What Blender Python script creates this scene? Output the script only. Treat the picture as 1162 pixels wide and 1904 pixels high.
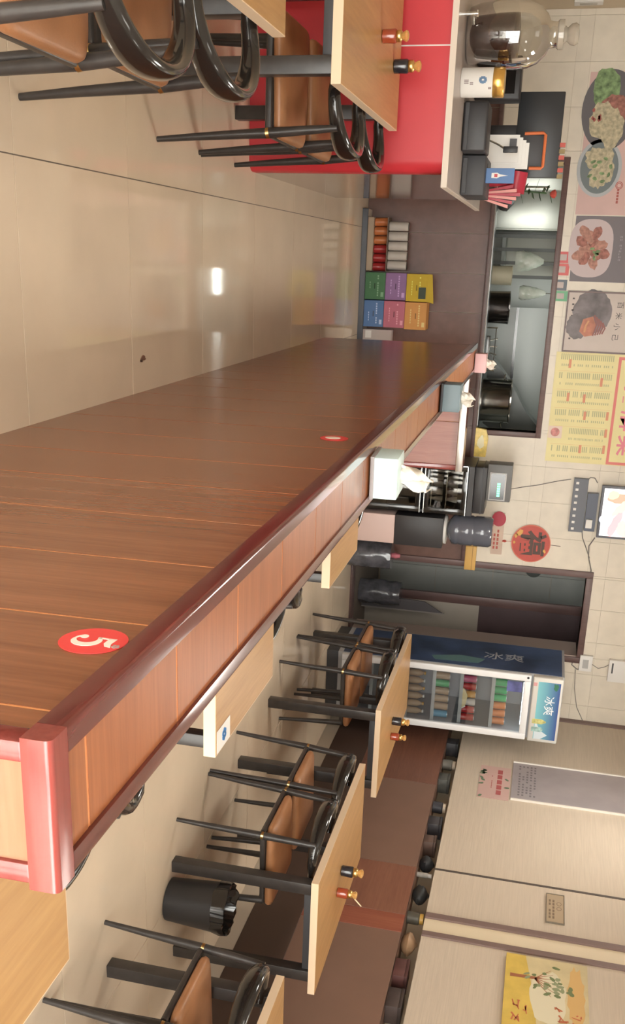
import bpy, bmesh, math, random
from mathutils import Vector, Matrix
random.seed(7)
for o in list(bpy.data.objects): bpy.data.objects.remove(o)
S = bpy.context.scene
COL = S.collection
PI = math.pi

# ---------------------------------------------------------------- camera
H = 1.55
F, CX, CY = 1857.38, 1127.53, 606.54          # focal length and principal point of the upright 1904x1162 picture
M = ((0.944360080589517, -0.31179505029340704, 0.10472766970334302),
     (0.028700350515814148, -0.23907614181620424, -0.9705765751833019),
     (0.3276588592869574, 0.9195794935875908, -0.21682533732006473))
cam_d = bpy.data.cameras.new('camera')
cam = bpy.data.objects.new('camera', cam_d); COL.objects.link(cam)
xa, ya, za = [-Vector(M[i]) for i in (1, 0, 2)]      # the phone was held sideways: the picture's right is up
cam.matrix_world = Matrix(((xa.x, ya.x, za.x, 0), (xa.y, ya.y, za.y, 0), (xa.z, ya.z, za.z, H), (0, 0, 0, 1)))
cam_d.sensor_fit = 'VERTICAL'; cam_d.sensor_height = 36; cam_d.lens = F * 36 / 1904
cam_d.shift_x = (581 - (1162 - CY)) / 1904; cam_d.shift_y = (CX - 952) / 1904
cam_d.clip_start = 0.02
S.camera = cam

# ---------------------------------------------------------------- light
w = bpy.data.worlds.new('daylight'); S.world = w; w.use_nodes = True
bg = w.node_tree.nodes['Background']; bg.inputs[0].default_value = (1.0, 0.97, 0.93, 1); bg.inputs[1].default_value = 6.6
sd = bpy.data.lights.new('sun', 'SUN'); sd.energy = 5; sd.angle = 0.01; sd.color = (1, .95, .86)
sun = bpy.data.objects.new('sun', sd); COL.objects.link(sun)
sun.rotation_euler = Vector((0.12, 0.36, -1)).to_track_quat('-Z', 'Y').to_euler()
pd = bpy.data.lights.new('storefront_portal', 'AREA'); pd.shape = 'RECTANGLE'; pd.size = 5.4; pd.size_y = 2.3
pd.cycles.is_portal = True
po = bpy.data.objects.new('storefront_portal', pd); COL.objects.link(po); po.location = (1.05, -0.88, 1.2)
po.rotation_euler = (PI / 2, 0, 0)
S.view_settings.view_transform = 'Standard'; S.view_settings.look = 'None'
S.view_settings.exposure = 1.3; S.view_settings.gamma = 1.0; S.view_settings.use_curve_mapping = False

# ---------------------------------------------------------------- helpers
def at(x, y, X=None, Y=None, Z=None):
    a = Vector(((y - CX) / F, ((1162 - x) - CY) / F, 1))
    r = Vector(M[0]) * a.x + Vector(M[1]) * a.y + Vector(M[2]) * a.z
    t = X / r.x if X is not None else Y / r.y if Y is not None else (Z - H) / r.z
    return Vector((0, 0, H)) + r * t

MATS = {}
def mat(name, col, rough=.5, metal=0., var=0., vscale=6., bump=0., bscale=60., spec=.5, coat=0., emit=None, estr=0., trans=0., alpha=1., ior=1.45, stretch=None):
    if name in MATS: return MATS[name]
    m = bpy.data.materials.new(name); m.use_nodes = True; nt = m.node_tree; b = nt.nodes['Principled BSDF']
    b.inputs['Base Color'].default_value = (*col, 1); b.inputs['Roughness'].default_value = rough
    b.inputs['Metallic'].default_value = metal; b.inputs['Specular IOR Level'].default_value = spec
    b.inputs['Coat Weight'].default_value = coat; b.inputs['Coat Roughness'].default_value = .08
    b.inputs['Transmission Weight'].default_value = trans; b.inputs['IOR'].default_value = ior; b.inputs['Alpha'].default_value = alpha
    if emit: b.inputs['Emission Color'].default_value = (*emit, 1); b.inputs['Emission Strength'].default_value = estr
    if var or bump:
        tc = nt.nodes.new('ShaderNodeTexCoord'); mp = nt.nodes.new('ShaderNodeMapping'); nt.links.new(tc.outputs['Object'], mp.inputs[0])
        if stretch: mp.inputs['Scale'].default_value = stretch
        oi = nt.nodes.new('ShaderNodeObjectInfo'); sc = nt.nodes.new('ShaderNodeMath'); sc.operation = 'MULTIPLY'; sc.inputs[1].default_value = 37
        nt.links.new(oi.outputs['Random'], sc.inputs[0]); nt.links.new(sc.outputs[0], mp.inputs['Location'])
    if var:
        n = nt.nodes.new('ShaderNodeTexNoise'); n.inputs['Scale'].default_value = vscale; n.inputs['Detail'].default_value = 5
        nt.links.new(mp.outputs[0], n.inputs['Vector'])
        r = nt.nodes.new('ShaderNodeValToRGB'); r.color_ramp.elements[0].position = .3; r.color_ramp.elements[1].position = .7
        r.color_ramp.elements[0].color = (*[c * (1 - var) for c in col], 1); r.color_ramp.elements[1].color = (*[min(1, c * (1 + var)) for c in col], 1)
        nt.links.new(n.outputs[0], r.inputs[0]); nt.links.new(r.outputs[0], b.inputs['Base Color'])
    if bump:
        n2 = nt.nodes.new('ShaderNodeTexNoise'); n2.inputs['Scale'].default_value = bscale; nt.links.new(mp.outputs[0], n2.inputs['Vector'])
        bp = nt.nodes.new('ShaderNodeBump'); bp.inputs['Strength'].default_value = bump; bp.inputs['Distance'].default_value = .004
        nt.links.new(n2.outputs[0], bp.inputs['Height']); nt.links.new(bp.outputs[0], b.inputs['Normal'])
    MATS[name] = m; return m

def wood(name, dark, light, axis='Y', rough=.3, scale=1., coat=0., rand=.12, spec=.5):
    """fine straight grain running along one axis of the object"""
    if name in MATS: return MATS[name]
    m = bpy.data.materials.new(name); m.use_nodes = True; nt = m.node_tree; b = nt.nodes['Principled BSDF']; L = nt.links.new
    b.inputs['Roughness'].default_value = rough; b.inputs['Coat Weight'].default_value = coat; b.inputs['Coat Roughness'].default_value = .1
    b.inputs['Specular IOR Level'].default_value = spec
    tc = nt.nodes.new('ShaderNodeTexCoord'); mp = nt.nodes.new('ShaderNodeMapping'); L(tc.outputs['Object'], mp.inputs[0])
    s = [14 * scale] * 3; s['XYZ'.index(axis)] = .9 * scale; mp.inputs['Scale'].default_value = s
    oi = nt.nodes.new('ShaderNodeObjectInfo'); mu = nt.nodes.new('ShaderNodeMath'); mu.operation = 'MULTIPLY'; mu.inputs[1].default_value = 53
    L(oi.outputs['Random'], mu.inputs[0]); L(mu.outputs[0], mp.inputs['Location'])
    n = nt.nodes.new('ShaderNodeTexNoise'); n.inputs['Scale'].default_value = 1.6; n.inputs['Detail'].default_value = 7; n.inputs['Roughness'].default_value = .62
    n.inputs['Distortion'].default_value = .6; L(mp.outputs[0], n.inputs['Vector'])
    n2 = nt.nodes.new('ShaderNodeTexNoise'); n2.inputs['Scale'].default_value = 11; n2.inputs['Detail'].default_value = 3; L(mp.outputs[0], n2.inputs['Vector'])
    ad = nt.nodes.new('ShaderNodeMix'); ad.data_type = 'FLOAT'; ad.inputs[0].default_value = .38
    L(n.outputs[0], ad.inputs[2]); L(n2.outputs[0], ad.inputs[3])
    r = nt.nodes.new('ShaderNodeValToRGB'); r.color_ramp.elements[0].position = .34; r.color_ramp.elements[1].position = .66
    r.color_ramp.elements[0].color = (*dark, 1); r.color_ramp.elements[1].color = (*light, 1); L(ad.outputs[0], r.inputs[0])
    hv = nt.nodes.new('ShaderNodeHueSaturation'); mr = nt.nodes.new('ShaderNodeMapRange'); L(oi.outputs['Random'], mr.inputs[0])
    mr.inputs[3].default_value = 1 - rand; mr.inputs[4].default_value = 1 + rand; L(mr.outputs[0], hv.inputs['Value']); L(r.outputs[0], hv.inputs['Color'])
    L(hv.outputs[0], b.inputs['Base Color'])
    bp = nt.nodes.new('ShaderNodeBump'); bp.inputs['Strength'].default_value = .05; bp.inputs['Distance'].default_value = .002
    L(ad.outputs[0], bp.inputs['Height']); L(bp.outputs[0], b.inputs['Normal'])
    MATS[name] = m; return m

def glass(name, tint=(1, 1, 1), gloss=.08, rough=.02):
    """thin pane: see-through with a faint mirror"""
    if name in MATS: return MATS[name]
    m = bpy.data.materials.new(name); m.use_nodes = True; nt = m.node_tree; nt.nodes.clear(); L = nt.links.new
    o = nt.nodes.new('ShaderNodeOutputMaterial'); t = nt.nodes.new('ShaderNodeBsdfTransparent'); g = nt.nodes.new('ShaderNodeBsdfGlossy')
    t.inputs[0].default_value = (*tint, 1); g.inputs['Roughness'].default_value = rough
    fr = nt.nodes.new('ShaderNodeFresnel'); ad = nt.nodes.new('ShaderNodeMath'); ad.operation = 'MULTIPLY_ADD'; ad.inputs[1].default_value = .8; ad.inputs[2].default_value = gloss
    L(fr.outputs[0], ad.inputs[0]); mx = nt.nodes.new('ShaderNodeMixShader'); L(ad.outputs[0], mx.inputs[0]); L(t.outputs[0], mx.inputs[1]); L(g.outputs[0], mx.inputs[2]); L(mx.outputs[0], o.inputs[0])
    MATS[name] = m; return m

class G:
    def __init__(s): s.bm = bmesh.new()
    def box(s, x0, x1, y0, y1, z0, z1, bev=0., seg=2):
        if x0 > x1: x0, x1 = x1, x0
        if y0 > y1: y0, y1 = y1, y0
        if z0 > z1: z0, z1 = z1, z0
        v = [s.bm.verts.new((x, y, z)) for z in (z0, z1) for y in (y0, y1) for x in (x0, x1)]
        f = [s.bm.faces.new([v[i] for i in q]) for q in ((0, 2, 3, 1), (4, 5, 7, 6), (0, 1, 5, 4), (2, 6, 7, 3), (0, 4, 6, 2), (1, 3, 7, 5))]
        if bev:
            e = list({e for q in f for e in q.edges})
            bmesh.ops.bevel(s.bm, geom=e, offset=bev, segments=seg, profile=.5, affect='EDGES')
        return s
    def tube(s, pts, rad, seg=10, flat=None, caps=True):
        """pts along a path, rad a number or list; flat = (up vector, up factor list) for elliptic sections"""
        pts = [Vector(p) for p in pts]; n = len(pts); rad = rad if isinstance(rad, (list, tuple)) else [rad] * n
        rings = []; prev = None
        for i, p in enumerate(pts):
            d = (pts[min(i + 1, n - 1)] - pts[max(i - 1, 0)]).normalized()
            if flat: a = Vector(flat[0])
            else:
                a = prev if prev is not None else (Vector((0, 0, 1)) if abs(d.z) < .9 else Vector((1, 0, 0)))
            a = (a - d * a.dot(d)).normalized(); prev = a; b = d.cross(a)
            k = flat[1][i] if flat else 1
            rings.append([s.bm.verts.new(p + a * (math.sin(t) * rad[i] * k) + b * (math.cos(t) * rad[i])) for t in [2 * PI * j / seg for j in range(seg)]])
        for r0, r1 in zip(rings, rings[1:]):
            for j in range(seg): s.bm.faces.new((r0[j], r0[(j + 1) % seg], r1[(j + 1) % seg], r1[j]))
        if caps: s.bm.faces.new(rings[0][::-1]); s.bm.faces.new(rings[-1])
        return s
    def lathe(s, prof, c=(0, 0, 0), seg=20, sx=1., sy=1., caps=True):
        rings = [[s.bm.verts.new((c[0] + r * sx * math.cos(2 * PI * j / seg), c[1] + r * sy * math.sin(2 * PI * j / seg), c[2] + z)) for j in range(seg)] for r, z in prof]
        for r0, r1 in zip(rings, rings[1:]):
            for j in range(seg): s.bm.faces.new((r0[j], r0[(j + 1) % seg], r1[(j + 1) % seg], r1[j]))
        if caps: s.bm.faces.new(rings[0][::-1]); s.bm.faces.new(rings[-1])
        return s
    def prism(s, poly, fr, t0, t1):
        """polygon (a,b) in frame fr=(o,u,v,n) extruded from t0 to t1 along n"""
        o, u, v, n = [Vector(q) for q in fr]
        A = [s.bm.verts.new(o + u * a + v * b + n * t0) for a, b in poly]; B = [s.bm.verts.new(o + u * a + v * b + n * t1) for a, b in poly]
        k = len(poly)
        s.bm.faces.new(A[::-1]); s.bm.faces.new(B)
        for i in range(k): s.bm.faces.new((A[i], A[(i + 1) % k], B[(i + 1) % k], B[i]))
        return s
    def rect(s, a0, a1, b0, b1, fr, t0, t1): return s.prism([(a0, b0), (a1, b0), (a1, b1), (a0, b1)], fr, t0, t1)
    def ell(s, ca, cb, ra, rb, fr, t0, t1, seg=28, wob=0., rot=0.):
        p = []
        for i in range(seg):
            t = 2 * PI * i / seg; k = 1 + random.uniform(-wob, wob); a, b = ra * k * math.cos(t), rb * k * math.sin(t)
            p.append((ca + a * math.cos(rot) - b * math.sin(rot), cb + a * math.sin(rot) + b * math.cos(rot)))
        return s.prism(p, fr, t0, t1)
    def ribbon(s, pts, wid, fr, t0, t1):
        n = len(pts); wid = wid if isinstance(wid, (list, tuple)) else [wid] * n; L = []; R = []
        for i, (a, b) in enumerate(pts):
            p, q = pts[max(i - 1, 0)], pts[min(i + 1, n - 1)]; dx, dy = q[0] - p[0], q[1] - p[1]; l = math.hypot(dx, dy) or 1
            L.append((a - dy / l * wid[i] / 2, b + dx / l * wid[i] / 2)); R.append((a + dy / l * wid[i] / 2, b - dx / l * wid[i] / 2))
        for i in range(n - 1): s.prism([R[i], R[i + 1], L[i + 1], L[i]], fr, t0, t1)
        return s

def obj(name, g, m, parent=None, smooth=None, loc=None):
    me = bpy.data.meshes.new(name); bmesh.ops.recalc_face_normals(g.bm, faces=g.bm.faces[:])
    if loc is not None: bmesh.ops.translate(g.bm, verts=g.bm.verts[:], vec=-Vector(loc))
    g.bm.to_mesh(me); g.bm.free(); me.materials.append(m)
    if smooth:
        for p in me.polygons: p.use_smooth = True
        me.set_sharp_from_angle(angle=math.radians(smooth))
    o = bpy.data.objects.new(name, me); COL.objects.link(o)
    if parent: o.parent = parent
    if loc is not None: o.location = loc
    return o
def tag(o, label, cat, group=None, kind=None):
    if label: o['label'] = label
    if cat: o['category'] = cat
    if group: o['group'] = group
    if kind: o['kind'] = kind
    return o
def thing(name, label, cat, loc=(0, 0, 0), rz=0., group=None):
    o = bpy.data.objects.new(name, None); COL.objects.link(o); o.location = loc; o.rotation_euler = (0, 0, rz); o.empty_display_size = .1
    return tag(o, label, cat, group)
def struct(name, g, m, label=None, smooth=None):
    o = obj(name, g, m, None, smooth); o['kind'] = 'structure'
    if label: o['label'] = label
    return o
def copy_tree(o, parent=None):
    c = o.copy(); COL.objects.link(c); c.parent = parent
    for ch in list(o.children): copy_tree(ch, c)
    return c
def lettering(body, size, fr, m, parent, name='lettering', t=.001, bold=0., sx=1.):
    """flat characters centred on the frame's origin"""
    cu = bpy.data.curves.new(name, 'FONT'); cu.body = body; cu.size = size; cu.extrude = .0003; cu.align_x = 'CENTER'; cu.align_y = 'CENTER'; cu.offset = bold; cu.resolution_u = 3
    ob = bpy.data.objects.new(name, cu); COL.objects.link(ob)
    me = bpy.data.meshes.new_from_object(ob.evaluated_get(bpy.context.evaluated_depsgraph_get())); bpy.data.objects.remove(ob)
    o, u, v, n = [Vector(q) for q in fr]
    for vt in me.vertices: c = vt.co.copy(); vt.co = o + u * (c.x * sx) + v * c.y + n * (c.z + t)
    me.materials.clear(); me.materials.append(m); r = bpy.data.objects.new(name, me); COL.objects.link(r); r.parent = parent
    return r
def bars(g, a0, a1, b0, b1, rows, cols, fr, t0, t1, wk=.7, hk=.55, drop=.12):
    """rows of small print"""
    da, db = (a1 - a0) / cols, (b1 - b0) / rows
    for i in range(rows):
        for j in range(cols):
            if random.random() < drop: continue
            g.rect(a0 + j * da, a0 + j * da + da * wk, b0 + i * db, b0 + i * db + db * hk, fr, t0, t1)
    return g
UX, UY, UZ = (1, 0, 0), (0, 1, 0), (0, 0, 1)
def far(o): return (o, (1, 0, 0), (0, 0, 1), (0, -1, 0))        # frame on something facing the camera end of the room
def side(o): return (o, (0, -1, 0), (0, 0, 1), (-1, 0, 0))      # frame on something facing left
def flat(o): return (o, (1, 0, 0), (0, 1, 0), (0, 0, 1))        # frame on something facing up

# ---------------------------------------------------------------- materials
tile_floor = mat('floor_tile', (.72, .59, .445), rough=.05, var=.05, vscale=3, spec=.55)
grout = mat('grout', (.16, .125, .1), .8)
tile_wall = mat('wall_tile', (.74, .67, .565), rough=.35, var=.05, vscale=9)
grout_l = mat('wall_grout', (.54, .47, .38), .8)
tile_brown = mat('brown_tile', (.155, .078, .060), rough=.36, var=.12, vscale=14)
grout_d = mat('dark_grout', (.05, .03, .028), .8)
plaster = mat('plaster', (.64, .54, .40), rough=.85, bump=.12, bscale=160, var=.03)
fabric_wall = mat('ribbed_wall_panel', (.59, .50, .40), rough=.7, var=.05, vscale=4, bump=.25, bscale=5, stretch=(1, 1, 26))
white_ceil = mat('ceiling_white', (.8, .78, .74), .9)
part_side = wood('partition_plank_side', (.19, .066, .029), (.29, .108, .048), 'Z', .22, .8, rand=.04)
part_top = wood('partition_plank_top', (.28, .090, .034), (.40, .142, .056), 'X', .34, .9, rand=.04, spec=.35)
groove = mat('orange_groove', (.70, .30, .12), .4)
mahog = wood('mahogany_trim', (.085, .016, .016), (.165, .038, .032), 'Y', .16, .7, coat=.5)
mahog_x = wood('mahogany_trim_cross', (.17, .026, .024), (.26, .052, .042), 'X', .2, .7, coat=.4)
end_wood = wood('partition_end_wood', (.25, .115, .066), (.31, .155, .092), 'X', .08, .8, coat=.25)
oak = wood('oak_laminate', (.40, .21, .075), (.54, .315, .125), 'Y', .32, .55, rand=.05)
edge_band = mat('cream_edge', (.78, .60, .42), .5)
black_metal = mat('black_metal', (.042, .036, .033), .34, var=.2, vscale=20)
black_gloss = mat('black_gloss', (.014, .012, .011), .13, coat=.4)
black_plastic = mat('black_plastic', (.034, .032, .034), .42)
dark_grey = mat('dark_grey_plastic', (.055, .055, .06), .5)
brass = mat('brass', (.72, .5, .2), .3, metal=1)
leather = mat('tan_leather', (.36, .165, .075), .38, var=.12, vscale=7, bump=.1, bscale=180)
red_panel = mat('red_panel', (.60, .040, .052), .4, var=.04, vscale=3)
white = mat('white', (.78, .76, .73), .45)
white_gloss = mat('white_gloss', (.74, .74, .75), .25)
counter_top = mat('counter_top', (.42, .35, .31), .3, var=.08, vscale=10)
counter_wood = wood('counter_side_wood', (.12, .045, .035), (.19, .075, .055), 'Z', .1, .7, coat=.5)
steel = mat('steel', (.55, .56, .54), .22, metal=1, var=.08, vscale=3)
steel_dark = mat('dark_steel', (.12, .12, .12), .25, metal=1)
brown_lam = mat('brown_laminate', (.215, .125, .09), .5, var=.06, vscale=3)
brown_wood = wood('brown_wood_panel', (.18, .075, .048), (.25, .11, .07), 'Y', .4, .8)
red_wood = wood('red_wood_post', (.26, .078, .048), (.34, .12, .075), 'Z', .3, .8)
frame_brown = wood('brown_frame', (.10, .058, .055), (.145, .085, .078), 'Z', .4, .8)
trim_brown = mat('brown_trim', (.20, .135, .12), .5)
pane = glass('clear_pane', (.97, .98, .97), .03)

# ================================================================ the room
XL, XR, YF, YW, ZC = -1.80, 3.87, -0.90, 8.60, 2.90
PX0, PX1, PZ0, PZ1 = -0.76, 1.31, 1.02, 1.512         # kitchen hatch
DX0, DX1, DZ = 2.52, 3.255, 2.065                     # doorway

floor = struct('floor', G().box(XL - .2, 4.2, YF - .2, 10.9, -.12, -.003), grout, 'grey joints of the floor under large polished beige tiles')
TS, OX, OY = .826, -.262, 2.842
tile_me = None
i0, i1 = math.floor((XL - OX) / TS), math.ceil((XR - OX) / TS)
j0, j1 = math.floor((YF - OY) / TS), math.ceil((YW - OY) / TS)
for i in range(i0, i1):
    for j in range(j0, j1):
        a0, a1, b0, b1 = OX + i * TS, OX + (i + 1) * TS, OY + j * TS, OY + (j + 1) * TS
        c0, c1, d0, d1 = max(a0, XL), min(a1, XR), max(b0, YF), min(b1, YW)
        if c1 - c0 < .02 or d1 - d0 < .02: continue
        full = abs(c0 - a0) + abs(c1 - a1) + abs(d0 - b0) + abs(d1 - b1) < 1e-6
        if full and tile_me:
            o = bpy.data.objects.new('floor_tile', tile_me); COL.objects.link(o); o.parent = floor; o.location = (a0, b0, 0)
        else:
            o = obj('floor_tile', G().box(c0 + .002, c1 - .002, d0 + .002, d1 - .002, -.01, 0), tile_floor, floor, loc=(a0, b0, 0))
            if full: tile_me = o.data
struct('ceiling', G().box(XL - .2, 4.2, YF - .2, 10.9, ZC, ZC + .1), white_ceil, 'plain white ceiling')
wl = struct('wall_left', G().box(XL - .12, XL, YF, 10.9, 0, ZC), plaster, 'plain beige wall beside the red counter')

# --- far wall: core, beige tiles, brown tiles, ledge
YC = YW + .008
g = G()
for x0, x1, z0, z1 in ((XL, PX0, 0, ZC), (PX0, PX1, 0, PZ0), (PX0, PX1, PZ1, ZC), (PX1, DX0, 0, ZC), (DX0, DX1, DZ, ZC), (DX1, 4.1, 0, ZC)):
    g.box(x0, x1, YC, YW + .13, z0, z1)
wf = struct('wall_far', g, grout_l, 'tiled far wall, beige above and dark brown below, with kitchen hatch and doorway')
holes = ((PX0, PX1, PZ0, PZ1), (DX0, DX1, 0, DZ))
def tiles(name, x0, x1, z0, z1, tw, th, ox, oz, m, gap=.0025):
    made = {}
    for i in range(math.floor((x0 - ox) / tw), math.ceil((x1 - ox) / tw)):
        for j in range(math.floor((z0 - oz) / th), math.ceil((z1 - oz) / th)):
            a0, a1, b0, b1 = max(ox + i * tw, x0), min(ox + (i + 1) * tw, x1), max(oz + j * th, z0), min(oz + (j + 1) * th, z1)
            if a1 - a0 < .012 or b1 - b0 < .012: continue
            xs = sorted({a0, a1, *[h for H_ in holes for h in H_[:2] if a0 < h < a1]}); zs = sorted({b0, b1, *[h for H_ in holes for h in H_[2:] if b0 < h < b1]})
            for p0, p1 in zip(xs, xs[1:]):
                for q0, q1 in zip(zs, zs[1:]):
                    cx, cz = (p0 + p1) / 2, (q0 + q1) / 2
                    if any(h[0] < cx < h[1] and h[2] < cz < h[3] for h in holes) or p1 - p0 < .012 or q1 - q0 < .012: continue
                    key = (round(p1 - p0, 4), round(q1 - q0, 4))
                    if key in made:
                        o = bpy.data.objects.new(name, made[key]); COL.objects.link(o); o.parent = wf; o.location = (p0, YW, q0)
                    else:
                        o = obj(name, G().box(p0 + gap / 2, p1 - gap / 2, YW, YW + .012, q0 + gap / 2, q1 - gap / 2), m, wf, loc=(p0, YW, q0)); made[key] = o.data
tiles('wall_tile', XL, XR, 1.02, ZC, .304, .60, -.236, 1.02, tile_wall, .002)
tiles('brown_tile', XL, DX0, .0, 1.02, .304, 1.02, -.236, 0, tile_brown, .004)
tiles('brown_tile', DX1, XR, .0, 1.02, .304, 1.02, -.236, 0, tile_brown, .004)
obj('ledge', G().box(XL, DX0 - .06, YW - .06, YW, .985, 1.018, .004), frame_brown, wf, 40)
struct('baseboard_far', G().box(-.40, 1.36, 8.36, 8.385, 0, .045, .003), mat('dark_slate', (.055, .06, .075), .35), 'dark strip edging the low step under the far wall')
struct('floor_step', G().box(-.40, 1.36, 8.386, YW - .002, 0, .036), tile_floor, 'low beige tiled step along the far wall')

# --- kitchen hatch frame
w2 = struct('window_2', G().box(PX0, PX1, YW + .02, YW + .2, PZ0 - .02, PZ0 + .006), steel_dark, 'kitchen serving hatch with brown frame and dark sill')
fw = .042
for nm, a in (('frame_bar', (PX0 - fw, PX1 + fw, PZ1 - .003, PZ1 + fw)), ('frame_bar', (PX1, PX1 + fw, PZ0, PZ1 + .0)), ('frame_bar', (PX0 - fw, PX0, PZ0, PZ1))):
    obj(nm, G().box(a[0], a[1], YW - .014, YW + .13, a[2], a[3], .003), frame_brown, w2, 40)

# --- doorway, inner opening and the room behind it
d1 = struct('door_1', G().box(DX0, DX1, YW - .01, YW + .14, 0, .02, .003), frame_brown, 'brown framed doorway standing open to a dim back room', 40)
jw = .055
for a in ((DX0 - jw, DX0, 0, DZ + jw), (DX1, DX1 + jw, 0, DZ + jw), (DX0, DX1, DZ, DZ + jw)):
    obj('door_frame', G().box(a[0], a[1], YW - .02, YW + .14, a[2], a[3], .004), frame_brown, d1, 40)
obj('jamb_lining', G().box(DX1 - .010, DX1 + .02, YW - .005, YW + .34, .02, DZ), mat('jamb_pale', (.42, .33, .29), .5), d1)
grey_tile = mat('grey_wall_tile', (.44, .45, .43), .3, var=.05)
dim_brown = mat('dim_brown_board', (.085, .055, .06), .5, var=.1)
bw = struct('wall_backroom', G().box(1.95, 4.1, 10.3, 10.4, 0, ZC), grout_l, 'grey tiled wall of the dim room behind the doorway')
for i in range(6):
    for j in range(4):
        obj('wall_tile', G().box(2.0 + i * .35, 2.345 + i * .35, 10.285, 10.302, .02 + j * .6, .615 + j * .6), grey_tile, bw)
obj('vent_disc', G().lathe([(.001, -.03), (.075, -.03), (.085, 0)], (0, 0, 0), 20), mat('vent_grey', (.10, .11, .10), .5), bw, 40, loc=None).matrix_local = Matrix.Translation((2.98, 10.28, 1.63)) @ Matrix.Rotation(PI / 2, 4, 'X') @ Matrix.Scale(-1, 4, (0, 0, 1))
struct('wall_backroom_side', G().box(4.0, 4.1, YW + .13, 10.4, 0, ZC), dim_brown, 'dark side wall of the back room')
struct('wall_passage', G().box(1.95, 2.05, YW + .13, 10.3, 0, ZC), grey_tile, 'grey tiled side wall of the back room')
# door post, pale lower wall and a dark board standing in for the dark opening
leaf = thing('inner_door', 'dark brown door leaf with pale lower panel standing behind the open doorway', 'door', (3.1, 9.5, 0))
obj('stile', G().box(-.02, .07, -.02, .02, 0, 2.3, .003), frame_brown, leaf, 40)
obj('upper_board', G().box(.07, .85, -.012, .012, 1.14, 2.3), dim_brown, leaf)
obj('lower_panel', G().box(.07, .85, -.012, .012, .0, 1.14), mat('pale_panel', (.42, .38, .33), .5, var=.04), leaf)

# --- right wall: skirting, brown wainscot, recessed shelf, ribbed panels, trims
XW = 3.84
wr = struct('wall_right', G().box(XR + .012, 4.1, YF, YW + .13, 1.165, ZC).box(4.06, 4.1, YF, YW + .13, 1.0, 1.165), plaster, 'wall with ribbed beige panels above a brown wainscot and a narrow recessed shelf')
for y0, y1, m in ((YF, 2.2, fabric_wall), (2.204, 5.152, fabric_wall), (5.197, 5.332, mat('cream_strip', (.74, .63, .46), .5)), (5.382, 5.878, fabric_wall), (5.898, 8.53, fabric_wall)):
    obj('wall_panel', G().box(XR, XR + .015, y0, y1, 1.165, ZC), m, wr)
for nm, y0, y1, m, d in (('trim_1', 5.152, 5.197, trim_brown, .012), ('trim_2', 5.332, 5.382, trim_brown, .014), ('trim_3', 5.878, 5.898, mat('dark_trim', (.09, .07, .06), .5), .004), ('trim_4', 8.53, 8.598, trim_brown, .012)):
    struct(nm, G().box(XR - d, XR + .02, y0, y1, 1.165, ZC, .002), m, {'trim_1': 'brown upright trim beside the yellow tree painting', 'trim_2': 'brown upright trim between cream strip and switch plate', 'trim_3': 'thin dark joint between ribbed wall panels', 'trim_4': 'brown corner trim behind the drinks fridge'}[nm])
for y0, y1, m in ((YF, 2.2, brown_lam), (2.21, 5.11, brown_lam), (5.115, 5.29, red_wood), (5.295, 5.83, brown_wood), (5.835, 6.995, brown_lam), (7.0, YW, brown_wood)):
    obj('wainscot_panel', G().box(XW, XW + .03, y0, y1, .115, 1.046, .002), m, wr)
obj('kick_board', G().box(XW - .008, XW + .001, YF, YW - .02, .115, .42, .002), mat('kick_brown', (.075, .045, .034), .5), wr)  # wainscot made darker brown along its lower part
obj('shelf_board', G().box(XW + .004, 4.06, YF, YW, 1.02, 1.046), brown_lam, wr)
struct('baseboard_right', G().box(XW - .006, XW + .05, YF, YW, 0, .115, .002), mat('skirting', (.52, .45, .37), .35), 'pale tile skirting under the brown wainscot')

# --- front wall with the shop window behind the camera, pavement outside
fwl = struct('wall_front', G().box(XL, XL + .25, YF - .12, YF, 0, ZC).box(XR - .2, 4.1, YF - .12, YF, 0, ZC).box(XL + .25, XR - .2, YF - .12, YF, 2.42, ZC), plaster, 'front wall around the shop window')
w1 = struct('window_1', G().box(XL + .25, XR - .2, YF - .1, YF - .02, 0, .06), frame_brown, 'glazed shop front behind the camera')
n = 5; x0 = XL + .25; dx = (XR - .2 - x0) / n
for i in range(n + 1): obj('mullion', G().box(x0 + i * dx - .03, x0 + i * dx + .03, YF - .1, YF - .02, .06, 2.42), frame_brown, w1)
for i in range(n): obj('pane', G().box(x0 + i * dx + .03, x0 + (i + 1) * dx - .03, YF - .063, YF - .057, .06, 2.42), pane, w1)
struct('ground', G().box(-8, 10, -9, YF - .13, -.15, -.03), mat('pavement', (.42, .40, .37), .8, var=.1), 'grey pavement outside the shop front')

# --- kitchen shell
wk = struct('wall_kitchen', G().box(XL, 1.95, 10.7, 10.8, 0, ZC), grey_tile, 'grey tiled back wall of the kitchen')
struct('wall_kitchen_side', G().box(1.85, 1.95, YW + .13, 10.7, 0, ZC), grey_tile, 'grey tiled side wall of the kitchen')

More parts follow.
